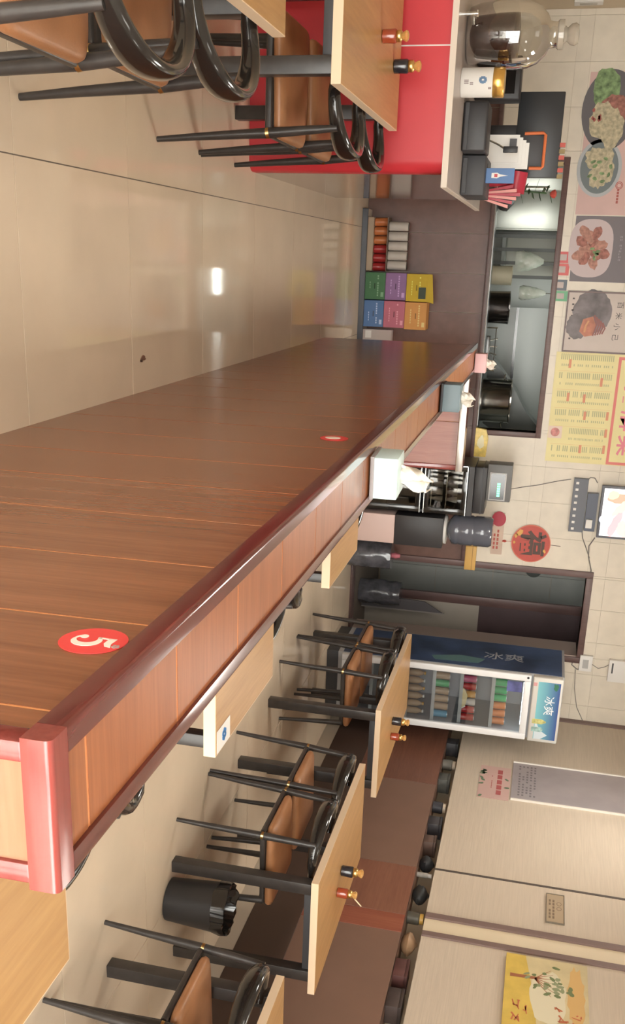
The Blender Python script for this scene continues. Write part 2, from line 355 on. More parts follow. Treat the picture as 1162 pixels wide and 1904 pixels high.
# --- lamps: kitchen tubes and added ceiling panels, none of them in view
lamp_em = mat('lamp_glow', (.9, .9, .88), .5, emit=(1, .97, .9), estr=26)
kit_em = mat('kitchen_glow', (.9, .9, .88), .5, emit=(.93, 1, .93), estr=14)
p0, p1 = at(403, 468, Z=0), at(403, 546, Z=0); yk = 10.45
t = thing('kitchen_tube_lamp', 'bright white tube lamp on the kitchen back wall above the hatch', 'lamp', (p0.x * yk / p0.y, yk, H * (yk - p0.y) / p0.y))
ln = (p1.x - p0.x) * yk / p0.y
obj('fixture', G().box(-.03, ln + .03, .02, .25, -.05, .05, .005), white, t, 40)
obj('tube', G().tube([(0, 0, 0), (ln, 0, 0)], .010, 12), kit_em, t, 40)
for k, (lx, ly) in enumerate(((1.1, 2.4), (1.1, 5.6), (-1.0, 4.6), (3.0, 3.6), (3.0, 6.6))):  # unseen lamps added, each strength set to brighten its part of the room
    t = thing('ceiling_lamp', ['square ceiling lamp over the near end of the partition', 'square ceiling lamp over the far end of the partition', 'square ceiling lamp over the tables before the red counter', 'square ceiling lamp over the tables by the tree painting', 'square ceiling lamp over the table by the drinks fridge'][k], 'lamp', (lx, ly, ZC - .03), group='ceiling lamps'); ls = (2.5, 16, 0.5, 3.0, 8)[k]
    obj('housing', G().box(-.3, .3, -.3, .3, 0, .03, .004), white, t, 40); obj('diffuser', G().box(-.28, .28, -.28, .28, -.006, 0), mat('panel_glow_%d' % k, (.9, .9, .88), .5, emit=(1, .95, .86), estr=ls), t)
t = thing('kitchen_ceiling_lamp', 'square lamp on the kitchen ceiling', 'lamp', (.3, 9.7, ZC - .03))  # unseen lamp put in to brighten the kitchen behind the hatch
obj('housing', G().box(-.6, .6, -.15, .15, 0, .03, .004), white, t, 40); obj('diffuser', G().box(-.57, .57, -.13, .13, -.006, 0), mat('kitchen_panel_glow', (.9, .9, .88), .5, emit=(.92, 1, .93), estr=13), t)
t = thing('backroom_lamp', 'small lamp on the ceiling of the back room', 'lamp', (2.6, 9.4, ZC - .03))  # unseen lamp added to lift the back room
obj('housing', G().box(-.2, .2, -.2, .2, 0, .03, .004), white, t, 40); obj('diffuser', G().box(-.18, .18, -.18, .18, -.006, 0), mat('backroom_glow', (.9, .9, .88), .5, emit=(.92, 1, .97), estr=2.2), t)

# ================================================================ the low partition
PA, PB, P0, P1, PT = .512, .684, .890, 7.12, 1.068
part = thing('low_partition', 'long low brown wood partition running down the middle of the room', 'partition', (0, 0, 0))
obj('core', G().box(PA + .0009, PB - .0009, P0 + .012, P1 - .006, 0, PT - .0039), groove, part)
PY = [P0 + .03] + [.978 + .3065 * k for k in range(20)] + [P1]
for a, b in zip(PY, PY[1:]):
    if b - a < .02: continue
    obj('side_plank', G().box(PA, PA + .012, a + .0028, b - .0028, 0, 1.034), part_side, part)
    obj('top_plank', G().box(PA + .018, PB - .022, a + .0028, b - .0028, PT - .012, PT - .003), part_top, part)
    obj('back_plank', G().box(PB - .01, PB, a + .0028, b - .0028, 0, 1.034), part_side, part)
def bull(x0, x1, z0, z1, y0, y1, r, flip=False):
    """trim bar along Y with one rounded upper outer corner"""
    pr = [(x0, z0), (x1, z0), (x1, z1)] + [(x0 + r - r * math.sin(t), z1 - r + r * math.cos(t)) for t in [PI / 2 * k / 6 for k in range(7)]]
    if flip: pr = [(x0 + x1 - a, b) for a, b in pr][::-1]
    return G().prism(pr, ((0, y0, 0), (1, 0, 0), (0, 0, 1), (0, 1, 0)), 0, y1 - y0)
obj('cap_rail', bull(PA - .012, PA + .020, 1.034, PT + .003, P0 + .033, P1, .009), mahog, part, 35)
obj('cap_rail', bull(PB - .022, PB + .010, 1.034, PT + .003, P0 + .033, P1, .009, True), mahog, part, 35)
# near end: rounded cross rail, two stiles, glossy panel
pr = [(P0 - .008, 1.034), (P0 + .032, 1.034), (P0 + .032, PT + .003)] + [(P0 - .008 + .009 - .009 * math.sin(q), PT + .003 - .009 + .009 * math.cos(q)) for q in [PI / 2 * k / 6 for k in range(7)]]
obj('end_rail', G().prism(pr, ((PA - .012, 0, 0), (0, 1, 0), (0, 0, 1), (1, 0, 0)), 0, PB - PA + .022), mahog_x, part, 35)
obj('end_stile', G().box(PA - .006, PA + .020, P0 - .006, P0 + .03, 0, 1.034, .003), mahog_x, part, 40)
obj('end_stile', G().box(PB - .022, PB + .004, P0 - .006, P0 + .03, 0, 1.034, .003), mahog_x, part, 40)
obj('end_panel', G().box(PA + .020, PB - .022, P0, P0 + .02, 0, 1.034), end_wood, part)
# return wing at the far end
wing = thing('partition_wing', 'short reddish brown wing closing the far end of the partition beside the black cabinet', 'partition', (0, 0, 0))
obj('core', G().box(.70, 1.33, 6.935, 7.10, 0, 1.03), groove, wing)
for a, b in ((.697, 1.012), (1.017, 1.31)): obj('plank', G().box(a, b, 6.92, 6.936, 0, 1.0), wood('wing_plank', (.24, .085, .06), (.33, .135, .10), 'Z', .3, .9), wing)
obj('end_post', G().box(1.31, 1.345, 6.91, 7.11, 0, 1.03, .004), mahog_x, wing, 40)
obj('cap', G().box(.697, 1.35, 6.90, 7.11, 1.03, 1.046, .003), mahog_x, wing, 40)
obj('cap_edge', G().box(.697, 1.35, 6.892, 6.90, 1.005, 1.05, .002), mat('aluminium', (.72, .70, .68), .3, metal=1), wing, 40)

# number stickers
def sticker(c, r, label, nm, full):
    t = thing(nm, label, 'sticker', c)
    fr = side((0, 0, 0)); wh = mat('sticker_white', (.86, .74, .66), .5); rd = mat('sticker_red', (.74, .06, .06), .4)
    obj('disc', G().ell(0, 0, r, r, fr, .0005, .0015, 40), rd, t)
    if full:
        k = r / .05; a = []
        for i in range(19):
            q = math.radians(128 - i * 270 / 18); a.append((.019 * k * math.cos(q) * .95, (-.010 + .019 * math.sin(q)) * k))
        wd = [(.004 + .009 * math.sin(PI * min(1, i / 15)) ** .8) * k for i in range(19)]
        g = G().ribbon(a, wd, fr, .0016, .0022); e = a[-1]
        g.ell(e[0] + .003 * k, e[1] + .003 * k, .0062 * k, .0062 * k, fr, .0016, .0023, 14)
        g.prism([(-.0135 * k, .003 * k), (-.0095 * k, .003 * k), (-.0085 * k, .022 * k), (-.012 * k, .032 * k)], fr, .0016, .0022)
        g.prism([(-.012 * k, .032 * k), (-.0095 * k, .020 * k), (.008 * k, .0195 * k), (.017 * k, .024 * k), (.0195 * k, .034 * k), (.007 * k, .0305 * k)], fr, .0016, .0022)
        obj('number_five', g, wh, t)
        g = G(); 
        for i in range(5): g.ell(.014 * k + .0042 * k * math.cos(i * 1.26), .040 * k + .0042 * k * math.sin(i * 1.26), .0026 * k, .0026 * k, fr, .0016, .0022, 8)
        obj('rosette', g, mat('rosette_grey', (.42, .30, .28), .5), t)
    else:
        g = G().ell(0, -.004, .02, .024, fr, .0016, .0022, 16); obj('number_print', g, wh, t)
a, b = at(105, 1190, X=PA), at(240, 1190, X=PA)
sticker((PA, 1.200, .974), .0485, 'round red sticker with a white number 5 on the partition side', 'number_sticker', True)
sticker((PA, 2.99, .94), .043, 'small round red sticker far along the partition side', 'number_sticker', False)

# ================================================================ tables
def table(name, label, x0, x1, y0, y1, apron='short', leg=.06, zt=.755, th=.036, ins=.038, group='oak tables'):
    cx, cy = (x0 + x1) / 2, (y0 + y1) / 2
    t = thing(name, label, 'table', (cx, cy, 0), 0, group); a, b = (x1 - x0) / 2, (y1 - y0) / 2
    top = obj('table_top', G().box(-a + .003, a - .003, -b + .003, b - .003, zt - th + .001, zt, .001), oak, t)
    g = G().box(-a, a, -b, -b + .003, zt - th, zt - .001).box(-a, a, b - .003, b, zt - th, zt - .001).box(-a, -a + .003, -b + .003, b - .003, zt - th, zt - .001).box(a - .003, a, -b + .003, b - .003, zt - th, zt - .001)
    obj('edge_band', g, edge_band, top)
    for sx in (-1, 1):
        for sy in (-1, 1):
            ex, ey = sx * (a - ins), sy * (b - ins)
            obj('leg', G().box(ex, ex - sx * leg, ey, ey - sy * leg, 0, zt - th, .003), black_metal, t, 40)
    for sy in ((-1, 1) if leg > .05 else ()):
        obj('rail', G().box(-a + ins + leg, a - ins - leg, sy * (b - ins - leg / 2) - .012, sy * (b - ins - leg / 2) + .012, zt - th - .045, zt - th, .002), dark_grey, t, 40)
    return t
table('dining_table', 'oak-top dining table nearest the drinks fridge', 2.685, 3.31, 5.74, 7.18)
table('dining_table', 'oak-top dining table by the brown wainscot with a black bin beneath it', 2.79, 3.43, 3.96, 5.21)
table('dining_table', 'oak-top dining table by the brown wainscot, cut off below the tree painting', 2.81, 3.45, 2.08, 3.32)
table('dining_table', 'oak-top dining table in front of the red counter with two condiment jars', -1.205, -.577, 3.765, 5.062)
table('dining_table', 'oak-top dining table in the near corner on the red counter side, mostly cut off', -1.205, -.577, 1.76, 3.005)
table('small_table', 'small square oak table behind the partition near the white tissue box', .70, 1.305, 3.925, 4.555, leg=.04, ins=.016, group='small tables along the partition')
table('small_table', 'small square oak table behind the partition with a blue and white label on its corner', .70, 1.335, 2.405, 3.02, leg=.04, ins=.016, group='small tables along the partition')
table('small_table', 'small bright oak table at the near end of the partition', .70, 1.32, .86, 1.493, leg=.04, ins=.016, group='small tables along the partition')
c = at(421, 1375, Z=.755)
t = thing('corner_label', 'white label with a blue mark stuck on the corner of a small oak table', 'label', (1.295, 2.475, .755))
obj('paper', G().rect(-.035, .035, -.06, .06, flat((0, 0, 0)), .0005, .0012), white, t)
g = G()
for i in range(6): g.ell(.0 + .012 * math.cos(i * 1.05), .005 + .012 * math.sin(i * 1.05), .009, .009, flat((0, 0, 0)), .0013, .0018, 10)
obj('blue_mark', g, mat('label_blue', (.06, .25, .62), .5), t)

# ================================================================ horn-back chairs (origin between the rear feet, seat towards +x)
def make_chair():
    t = thing('horn_back_chair', '', 'chair', (0, 0, 0), 0, 'black horn-back chairs')
    for s in (-1, 1):
        L = obj('rear_leg', G().tube([(-.012, s * .243, 0), (0, s * .236, .2), (.012, s * .228, .44), (.022, s * .222, .58), (.030, s * .217, .70)], [.0105, .0145, .019, .0165, .0125], 12), black_metal, t, 40)
        obj('brass_ring', G().tube([(.0105, s * .2285, .43), (.0125, s * .2280, .442)], .0197, 12), brass, L, 40)
        obj('front_leg', G().tube([(.425, s * .215, 0), (.415, s * .205, .2), (.405, s * .195, .435)], [.0105, .0145, .019], 12), black_metal, t, 40)
    pts = []; N = 28
    for i in range(N + 1):
        q = -1 + 2 * i / N; a = q * math.radians(118); x = .115 - .155 * math.cos(a) * (1 if abs(a) < PI / 2 else 1.35); y = .232 * math.sin(a) if abs(a) < PI / 2 else .232 * math.copysign(1, a) * (1 - .10 * ((abs(a) - PI / 2) / .49) ** 2)
        pts.append((x, y, .702 - .022 * q * q))
    rad = [.0205 if 1 < i < N - 1 else .014 for i in range(N + 1)]
    k = [1.08 + .92 * abs(math.cos((-1 + 2 * i / N) * PI / 2)) ** 2.5 for i in range(N + 1)]
    obj('horn_back', G().tube(pts, rad, 14, flat=((0, 0, 1), k)), black_gloss, t, 50)
    def seat_poly(e):
        P = [(.0 - e, -.185 - e), (.43 + e, -.215 - e), (.43 + e, .215 + e), (.0 - e, .185 + e)]; out = []
        for i, (x, y) in enumerate(P):
            a, b = Vector(P[i - 1]), Vector(P[(i + 1) % 4]); p = Vector((x, y)); r = .045
            u, v = (a - p).normalized() * r, (b - p).normalized() * r
            for q in range(6):
                z = q / 5; out.append(tuple(p + u * (1 - z) ** 2 + v * z ** 2))
        return out
    g = G(); rings = []
    for e, z in ((-.008, .446), (.0, .452), (.004, .465), (.0, .478), (-.012, .486), (-.05, .490), (-.13, .491)):
        rings.append([g.bm.verts.new((x, y, z)) for x, y in seat_poly(e)])
    for r0, r1 in zip(rings, rings[1:]):
        for i in range(len(r0)): g.bm.faces.new((r0[i], r0[(i + 1) % len(r0)], r1[(i + 1) % len(r0)], r1[i]))
    g.bm.faces.new(rings[0][::-1]); g.bm.faces.new(rings[-1])
    obj('seat', g, leather, t, 50)
    obj('seat_frame', G().tube([(.01, -.205, .432), (.41, -.196, .432), (.41, .196, .432), (.01, .205, .432), (.01, -.205, .432)], .014, 8).box(.03, .40, -.17, .17, .430, .446), black_metal, t, 40)
    return t
proto = make_chair(); first = [True]
def chair(x, y, rz, label):
    o = proto if first[0] else copy_tree(proto); first[0] = False
    o.location = (x, y, 0); o.rotation_euler = (0, 0, rz); o['label'] = label; return o
chair(2.575, 6.812, 0, 'black horn-back chair on the far half of the table by the drinks fridge')
chair(2.575, 6.298, 0, 'black horn-back chair on the near half of the table by the drinks fridge')
chair(2.645, 4.84, 0, 'black horn-back chair at the far half of the table with the bin underneath')
chair(2.65, 4.325, 0, 'black horn-back chair next to the table leg with the black bin')
chair(2.645, 2.985, 0, 'black horn-back chair at the far half of the table below the tree painting')
chair(2.60, 2.45, 0, 'black horn-back chair cut off at the lower corner of the picture')
chair(-.435, 4.208, PI, 'black horn-back chair at the near half of the table before the red counter')
chair(-.43, 4.722, PI, 'black horn-back chair closest to the red counter corner')
chair(-.40, 2.14, PI, 'nearest of the black horn-back chairs on the red counter side')
chair(-.43, 2.655, PI, 'second black horn-back chair on the red counter side, beside the near table corner')
chair(.985, 1.69, -PI / 2, 'black horn-back chair tip seen beside the near corner of the partition')
chair(1.0, 1.84, PI / 2, 'black horn-back chair whose curl shows below the nearest partition edge, facing the labelled table')
chair(1.03, 3.25, -PI / 2, 'black horn-back chair behind the partition at the far side of the labelled table')
chair(1.03, 3.47, PI / 2, 'black horn-back chair mostly hidden behind the partition, facing the farther small table')
chair(1.03, 4.80, -PI / 2, 'black horn-back chair behind the partition beyond the farther small table, near the white tissue box')

# ================================================================ things on the tables
def jar(x, y, label, body, lidm, sc=1., spoon=False):
    t = thing('condiment_jar', label, 'jar', (x, y, .7555), 0, 'condiment jars'); s = sc
    obj('body', G().lathe([(.024 * s, 0), (.029 * s, .003 * s), (.030 * s, .058 * s), (.027 * s, .064 * s)], seg=20), body, t, 40)
    obj('collar', G().lathe([(.022 * s, .064 * s), (.025 * s, .068 * s), (.025 * s, .084 * s), (.020 * s, .090 * s)], seg=20), brass, t, 40)
    obj('knob', G().lathe([(.013 * s, .090 * s), (.018 * s, .097 * s), (.024 * s, .108 * s), (.022 * s, .116 * s), (.010 * s, .121 * s)], seg=10), lidm, t, 20)
    if spoon: obj('spoon', G().tube([(.012, -.0, .085), (.055, -.012, .135)], [.004, .003], 8), mat('spoon_cream', (.75, .62, .42), .4), t, 40)
amber = mat('amber_glass', (.9, .55, .2), .08, trans=.6); jar_black = mat('jar_black', (.02, .02, .026), .22, coat=.5); jar_red = mat('jar_red', (.33, .06, .025), .18, coat=.5)
jar(-.815, 4.88, 'black condiment jar with gold lid on the table before the red counter', jar_black, amber, 1.0)
jar(-.87, 4.55, 'red-brown condiment jar on the table before the red counter', jar_red, amber, .9)
jar(3.10, 4.56, 'black condiment jar with gold lid on the table over the bin', jar_black, amber, 1.0)
jar(3.17, 4.46, 'red-brown condiment jar with a spoon on the table over the bin', jar_red, amber, .9, True)
jar(3.02, 6.32, 'black condiment jar with gold lid on the table by the fridge', jar_black, amber, 1.0)
jar(3.12, 6.28, 'red-brown condiment jar on the table by the fridge', jar_red, amber, .9)

def tissue_box(x, y, z, w_, d_, h_, m, label, base=None, pull=1.):
    t = thing('tissue_box', label, 'tissue box', (x, y, z), random.uniform(-.06, .06))
    obj('box', G().box(-w_ / 2, w_ / 2, -d_ / 2, d_ / 2, .006 if base else 0, h_, .004), m, t, 40)
    if base: obj('base', G().box(-w_ / 2 - .003, w_ / 2 + .003, -d_ / 2 - .003, d_ / 2 + .003, 0, .012, .002), base, t, 40)
    g = G(); n_ = 6; R = []
    for i in range(n_ + 1):
        u = i / n_; R.append([g.bm.verts.new(((-.5 + q / 5) * w_ * .55 * (1 - .35 * u) + .018 * u * pull + .006 * math.sin(q * 2.1 + i), (.008 + .014 * math.sin(q * 1.7 + i * .8)) * (1 + u), h_ - .004 + u * .062 * pull + (.010 * math.sin(q * 1.3) if i == n_ else 0))) for q in range(6)])
    for r0, r1 in zip(R, R[1:]):
        for q in range(5): g.bm.faces.new((r0[q], r0[q + 1], r1[q + 1], r1[q]))
    o = obj('tissue', g, mat('tissue_white', (.82, .76, .68), .9), t, 60); md = o.modifiers.new('s', 'SOLIDIFY'); md.thickness = .003
    return t
tissue_box(.603, 2.965, PT + .003, .125, .13, .082, mat('pale_blue', (.60, .76, .78), .45), 'pale blue-white tissue box on the middle of the partition', mat('grey_base', (.3, .27, .27), .5), 1.5)
tissue_box(.600, 4.90, PT + .003, .128, .15, .092, mat('slate_blue', (.16, .22, .25), .45), 'dark slate-blue tissue box farther along the partition', mat('black_base', (.03, .03, .035), .5))
tissue_box(.622, 7.02, PT + .003, .125, .12, .075, mat('tissue_pink', (.72, .46, .47), .5), 'pink tissue box at the far end of the partition')

# ================================================================ black bin under the table
t = thing('waste_bin', 'black round waste bin lined with a black bag under an oak table', 'bin', (3.02, 3.965, 0))
obj('body', G().lathe([(.095, 0), (.105, .004), (.125, .30), (.122, .30), (.10, .012)], seg=28), mat('bin_black', (.03, .028, .028), .45), t, 40)
g = G(); P = []
for i, (r, z) in enumerate(((.128, .25), (.131, .29), (.129, .315), (.120, .312), (.108, .26), (.09, .18))):
    P.append([g.bm.verts.new(((r + random.uniform(-.005, .004)) * math.cos(2 * PI * j / 30), (r + random.uniform(-.005, .004)) * math.sin(2 * PI * j / 30), z + random.uniform(-.008, .008))) for j in range(30)])
for r0, r1 in zip(P, P[1:]):
    for j in range(30): g.bm.faces.new((r0[j], r0[(j + 1) % 30], r1[(j + 1) % 30], r1[j]))
obj('bin_bag', g, black_gloss, t, 40)

# ================================================================ red counter
CYF, CYB, CXR, CZ = 5.205, 7.30, -.413, .99
t = thing('service_counter', 'red-fronted service counter with pale top edge', 'counter', (0, 0, 0))
def rounded(x0, x1, y0, y1, r):
    return [(x0, y0)] + [(x1 - r + r * math.sin(q), y0 + r - r * math.cos(q)) for q in [PI / 2 * k / 8 for k in range(9)]] + [(x1, y1), (x0, y1)]
sx_ = -.955
obj('front_panel', G().prism(rounded(sx_ + .003, CXR, CYF, CYF + .12, .06), flat((0, 0, 0)), .0, CZ - .028), red_panel, t, 40)
obj('front_panel', G().box(XL + .002, sx_ - .003, CYF, CYF + .12, 0, CZ - .028), red_panel, t)
obj('white_seam', G().box(sx_ - .003, sx_ + .003, CYF + .001, CYF + .1, .0, CZ - .028), white, t)
obj('side_panel', G().box(CXR - .03, CXR, CYF + .125, CYB, 0, CZ - .028), counter_wood, t)
obj('counter_top', G().box(XL + .002, CXR + .062, CYF - .02, CYB + .02, CZ - .026, CZ, .002), counter_top, t)
obj('edge_strip', G().box(XL + .002, CXR + .065, CYF - .025, CYF - .02, CZ - .028, CZ + .001).box(CXR + .062, CXR + .067, CYF - .02, CYB + .02, CZ - .028, CZ + .001), mat('cream_white', (.72, .63, .54), .4), t)
a, b = at(800, 358, X=CXR), at(852, 358, X=CXR)
obj('price_sticker', G().box(CXR + .0005, CXR + .002, a.y - .30, a.y + .30, .905, .945), mat('sticker_yellow', (.72, .42, .03), .5), t)

Z0 = CZ + .001
# fruit wine jar
t = thing('wine_jar', 'large clear glass jar half full of dark steeped fruit, with a tap and stoppered neck', 'jar', (-1.075, 5.66, Z0))
jg = glass('jar_glass', (.93, .92, .88), .10)
obj('bowl', G().lathe([(.10, 0), (.125, .01), (.142, .06), (.150, .16), (.152, .24), (.145, .30), (.125, .35), (.09, .385), (.060, .40), (.056, .43), (.062, .44)], seg=36, caps=False), jg, t, 60)
obj('dark_fruit', G().lathe([(.095, .006), (.12, .014), (.136, .06), (.144, .16), (.146, .235), (.10, .25), (.03, .257)], seg=32), mat('dark_fruit', (.035, .018, .016), .25, var=.5, vscale=18, bump=.6, bscale=30), t, 50)
lid = obj('stopper', G().lathe([(.060, .436), (.066, .442), (.066, .466), (.040, .470), (.030, .482), (.046, .500), (.050, .520), (.040, .536), (.01, .540)], seg=24, caps=True), mat('stopper_glass', (.62, .56, .48), .1, trans=.5), t, 40)
tp = obj('tap', G().tube([(-.03, -.14, .035), (-.06, -.19, .035)], .012, 10).tube([(-.06, -.185, .06), (-.06, -.185, .0)], .010, 10).tube([(-.075, -.185, .055), (-.045, -.185, .055)], .008, 8), mat('chrome', (.8, .8, .78), .08, metal=1), t, 40)
# canister
t = thing('paper_canister', 'white canister with gold lid and a blue flower print on the red counter', 'canister', (-.848, 5.53, Z0))
obj('body', G().lathe([(.064, 0), (.066, .003), (.066, .155)], seg=32), white, t, 40)
obj('lid', G().lathe([(.067, .155), (.068, .157), (.068, .205), (.064, .210)], seg=32), mat('gold_lid', (.75, .45, .12), .25, metal=.8), t, 40)
def wrap(g, a0, a1, z0, z1, r=.0664):
    n_ = 5; P = [[g.bm.verts.new((r * math.sin(q), -r * math.cos(q), z)) for q in [a0 + (a1 - a0) * i / n_ for i in range(n_ + 1)]] for z in (z0, z1)]
    for i in range(n_): g.bm.faces.new((P[0][i], P[0][i + 1], P[1][i + 1], P[1][i]))
g = G()
for i in range(9):
    q = i * .7; wrap(g, -.02 + .20 * math.cos(q) * .8 - .10, -.02 + .20 * math.cos(q) * .8 + .08, .108 + .013 * math.sin(q) - .006, .108 + .013 * math.sin(q) + .006)
obj('flower_print', g, mat('print_blue', (.14, .24, .40), .5), t)
g = G()
for i in range(3): wrap(g, -.05 + i * .1, .02 + i * .1, .018, .040); 
for i in range(2): wrap(g, .12 + i * .1, .19 + i * .1, .046, .062)
wrap(g, .45, .60, .135, .150)
obj('small_print', g, mat('print_grey', (.32, .26, .26), .6), t)
# black boxes, printer, monitor
t = thing('cash_drawer', 'low matt black box on the counter beside the white canister', 'box', (-.675, 5.86, Z0))
obj('body', G().box(-.122, .118, -.13, .13, 0, .128, .012, 3), black_plastic, t, 40); obj('front_lip', G().box(-.115, .11, -.133, -.128, .01, .03, .002), dark_grey, t)
t = thing('receipt_printer', 'dark grey receipt printer on the counter corner under the blue box', 'printer', (-.455, 6.06, Z0))
obj('body', G().box(-.098, .100, -.20, .22, 0, .125, .006), dark_grey, t, 40); obj('paper_slot', G().box(-.07, .07, -.06, -.03, .125, .128), black_plastic, t); obj('lower_tray', G().box(-.085, .09, -.205, -.2, .005, .03, .002), black_plastic, t)
c = at(928, 327, Y=5.95)
t = thing('blue_card_box', 'small blue box with a white ship print standing on the receipt printer', 'box', (c.x, 5.95, Z0 + .126))
obj('carton', G().box(-.037, .037, -.02, .02, 0, .150, .002), mat('carton_blue', (.10, .20, .42), .5), t)
fr = far((0, -.0205, 0))
obj('ship_print', G().prism([(-.012, .03), (.012, .03), (.014, .06), (.006, .075), (0, .118), (-.006, .075), (-.014, .06)], fr, 0, .0006), white, t)
obj('red_stripe', G().rect(-.008, .008, .045, .062, fr, .0007, .0011), mat('print_red', (.55, .08, .09), .5), t)
t = thing('register_monitor', 'black cash register monitor standing on the counter, row of orange tags on top', 'monitor', (-.735, 6.60, Z0))
obj('screen_panel', G().box(-.225, .235, -.02, .02, .235, .495, .006), mat('monitor_black', (.030, .032, .036), .35), t, 40)
obj('stand', G().box(-.05, .05, -.01, .03, .02, .26, .004), black_plastic, t, 40); obj('foot', G().box(-.11, .11, -.09, .09, 0, .02, .004), black_plastic, t, 40)
for i in range(6): obj('paper_tag', G().box(.045 + i * .034, .068 + i * .034, -.022, -.004, .492, .524), mat('tag_%d' % (i % 2), [(.55, .13, .06), (.30, .22, .10)][i % 2] if i % 3 else (.5, .10, .08), .6), t)
t = thing('card_terminal', 'tall black device behind the white canister', 'device', (-.985, 6.35, Z0))
obj('body', G().box(-.11, .11, -.08, .08, 0, .25, .01, 3), black_plastic, t, 40); obj('screen', G().box(-.08, .08, -.083, -.08, .13, .22), black_gloss, t)
t = thing('paper_stack', 'upright white receipts in a holder between the printer and the monitor', 'papers', (-.625, 6.36, Z0))
obj('holder', G().box(-.09, .09, -.03, .05, 0, .05, .004), dark_grey, t, 40)
for i in range(4): obj('sheet', G().box(-.08 + i * .012, .065 + i * .010, -.02 + i * .016, -.017 + i * .016, .045, .27 + i * .018), white, t)
obj('dark_print', G().box(-.06, -.01, -.0225, -.0205, .215, .255), mat('print_dark', (.12, .12, .13), .6), t)
t = thing('phone_stand', 'small black phone on a thin silver gooseneck stand on the counter', 'phone stand', (-.66, 6.20, Z0))
obj('base', G().lathe([(.03, 0), (.032, .004), (.03, .012)], seg=20), dark_grey, t, 40); obj('arm', G().tube([(0, 0, .01), (-.005, 0, .10), (.02, 0, .16), (.045, 0, .205)], .005, 8), steel, t, 40)
obj('phone', G().box(.03, .062, -.012, .0, .19, .27, .003), black_plastic, t, 40)
t = thing('orange_tablet_case', 'orange-edged tablet case leaning before the black monitor', 'tablet', (-.70, 6.465, Z0))
obj('tablet', G().box(-.02, .155, .0, .012, 0, .405, .006), dark_grey, t, 40)
obj('orange_rim', G().tube([(-.025, -.006, .29), (-.028, -.006, .395), (-.018, -.006, .408), (.15, -.006, .408), (.158, -.006, .398), (.158, -.006, .33)], .009, 8), mat('rim_orange', (.66, .17, .06), .4), t, 40)
red_pl = mat('red_plastic', (.42, .03, .055), .35); pink = mat('pink_paper', (.78, .36, .33), .6)
t = thing('red_mallet', 'red plastic toy-like mallet standing behind the receipt printer', 'mallet', (-.462, 6.46, Z0))
obj('handle', G().tube([(.0, 0, 0), (.0, 0, .24)], [.028, .018], 12), red_pl, t, 40); obj('head', G().tube([(-.06, 0, .275), (.055, 0, .262)], .055, 16), red_pl, t, 40)
t = thing('pink_fan', 'folded pink paper fan standing at the counter edge beside the blue box', 'fan', (-.395, 6.36, Z0))
for i in range(6): obj('fold', G().prism([(0, .0), (.006, .0), (-.045 + i * .022 + .012, .30 - .022 * abs(i - 2)), (-.045 + i * .022 - .006, .30 - .022 * abs(i - 2))], far((0, .004 * i, 0)), 0, .003), pink if i % 2 else red_pl, t)
t = thing('leafy_sprig', 'dark green leafy sprig with a red bloom beside the black monitor', 'plant', (-.44, 6.80, Z0))
obj('pot', G().lathe([(.03, 0), (.04, .07), (.036, .07)], seg=16), dark_grey, t, 40)
obj('stem', G().tube([(0, 0, .06), (.0, 0, .30), (.01, 0, .44)], .006, 6), mat('stem_green', (.05, .09, .04), .6), t)
for i in range(9):
    q = i * 2.4; z = .28 + i * .022
    obj('leaf', G().prism([(0, 0), (.03, .018), (.07, .0), (.03, -.018)], ((0, 0, z), (math.cos(q), math.sin(q), .3), (-math.sin(q), math.cos(q), 0), (0, 0, 1)), 0, .002), mat('leaf_green', (.035, .075, .03), .6), t)
obj('bloom', G().lathe([(.005, 0), (.02, .012), (.026, .03), (.012, .04)], (.015, -.02, .46), 12), mat('bloom_red', (.5, .08, .06), .5), t, 50)

# ================================================================ cartons and cans on the step below the hatch
YB = 8.40; ZS = .0365
def carton(px, col, label, x0, x1, z0, z1, dep=.17, flap=False):
    m = mat('carton_%s' % px, col, .55, var=.06, vscale=9); dk = mat('carton_ink_%s' % px, [c * .35 for c in col], .6); lt = mat('carton_pale_%s' % px, [min(.8, c * 1.6 + .12) for c in col], .6)
    t = thing('drink_carton', label, 'carton', ((x0 + x1) / 2, YB, z0), random.uniform(-.015, .015), 'stacked drink cartons'); w_ = (x1 - x0) / 2 - .002; h_ = z1 - z0 - .002
    obj('box', G().box(-w_, w_, 0, dep, 0, h_, .002), m, t); fr = far((0, -.0005, 0))
    obj('handle_slot', G().rect(-.022, .022, h_ * .5 - .004, h_ * .5 + .004, fr, 0, .0008), dk, t)
    g = G(); bars(g, -w_ * .8, w_ * .8, h_ * .62, h_ * .74, 1, 9, fr, 0, .0007); bars(g, -w_ * .5, w_ * .6, h_ * .25, h_ * .33, 1, 6, fr, 0, .0007); g.rect(w_ * .45, w_ * .8, h_ * .8, h_ * .93, fr, 0, .0007)
    obj('print', g, lt, t)
    if flap:
        obj('flap', G().prism([(-w_, h_), (w_, h_), (w_ + .012, h_ + .058), (-w_, h_ + .036)], far((0, .004, 0)), 0, .003), m, t)
        obj('dark_print', G().rect(-.005, w_ * .8, h_ * .60, h_ * .95, fr, .0008, .0014), mat('carton_deep', (.06, .08, .06), .6), t)
x0, x1, x2 = .075, .288, .502
carton('green', (.07, .19, .09), 'green drink carton on the step beside the red cans', x0, x1, ZS, .207)
carton('purple', (.30, .17, .36), 'purple drink carton between the green and yellow ones', x0, x1, .207, .378)
carton('yellow', (.60, .42, .03), 'yellow drink carton with lifted flap on top of the purple one', x0 + .004, x1 + .005, .378, .548, flap=True)
carton('blue', (.22, .29, .42), 'grey-blue drink carton on the step beneath the pink one', x1 + .003, x2, ZS, .205)
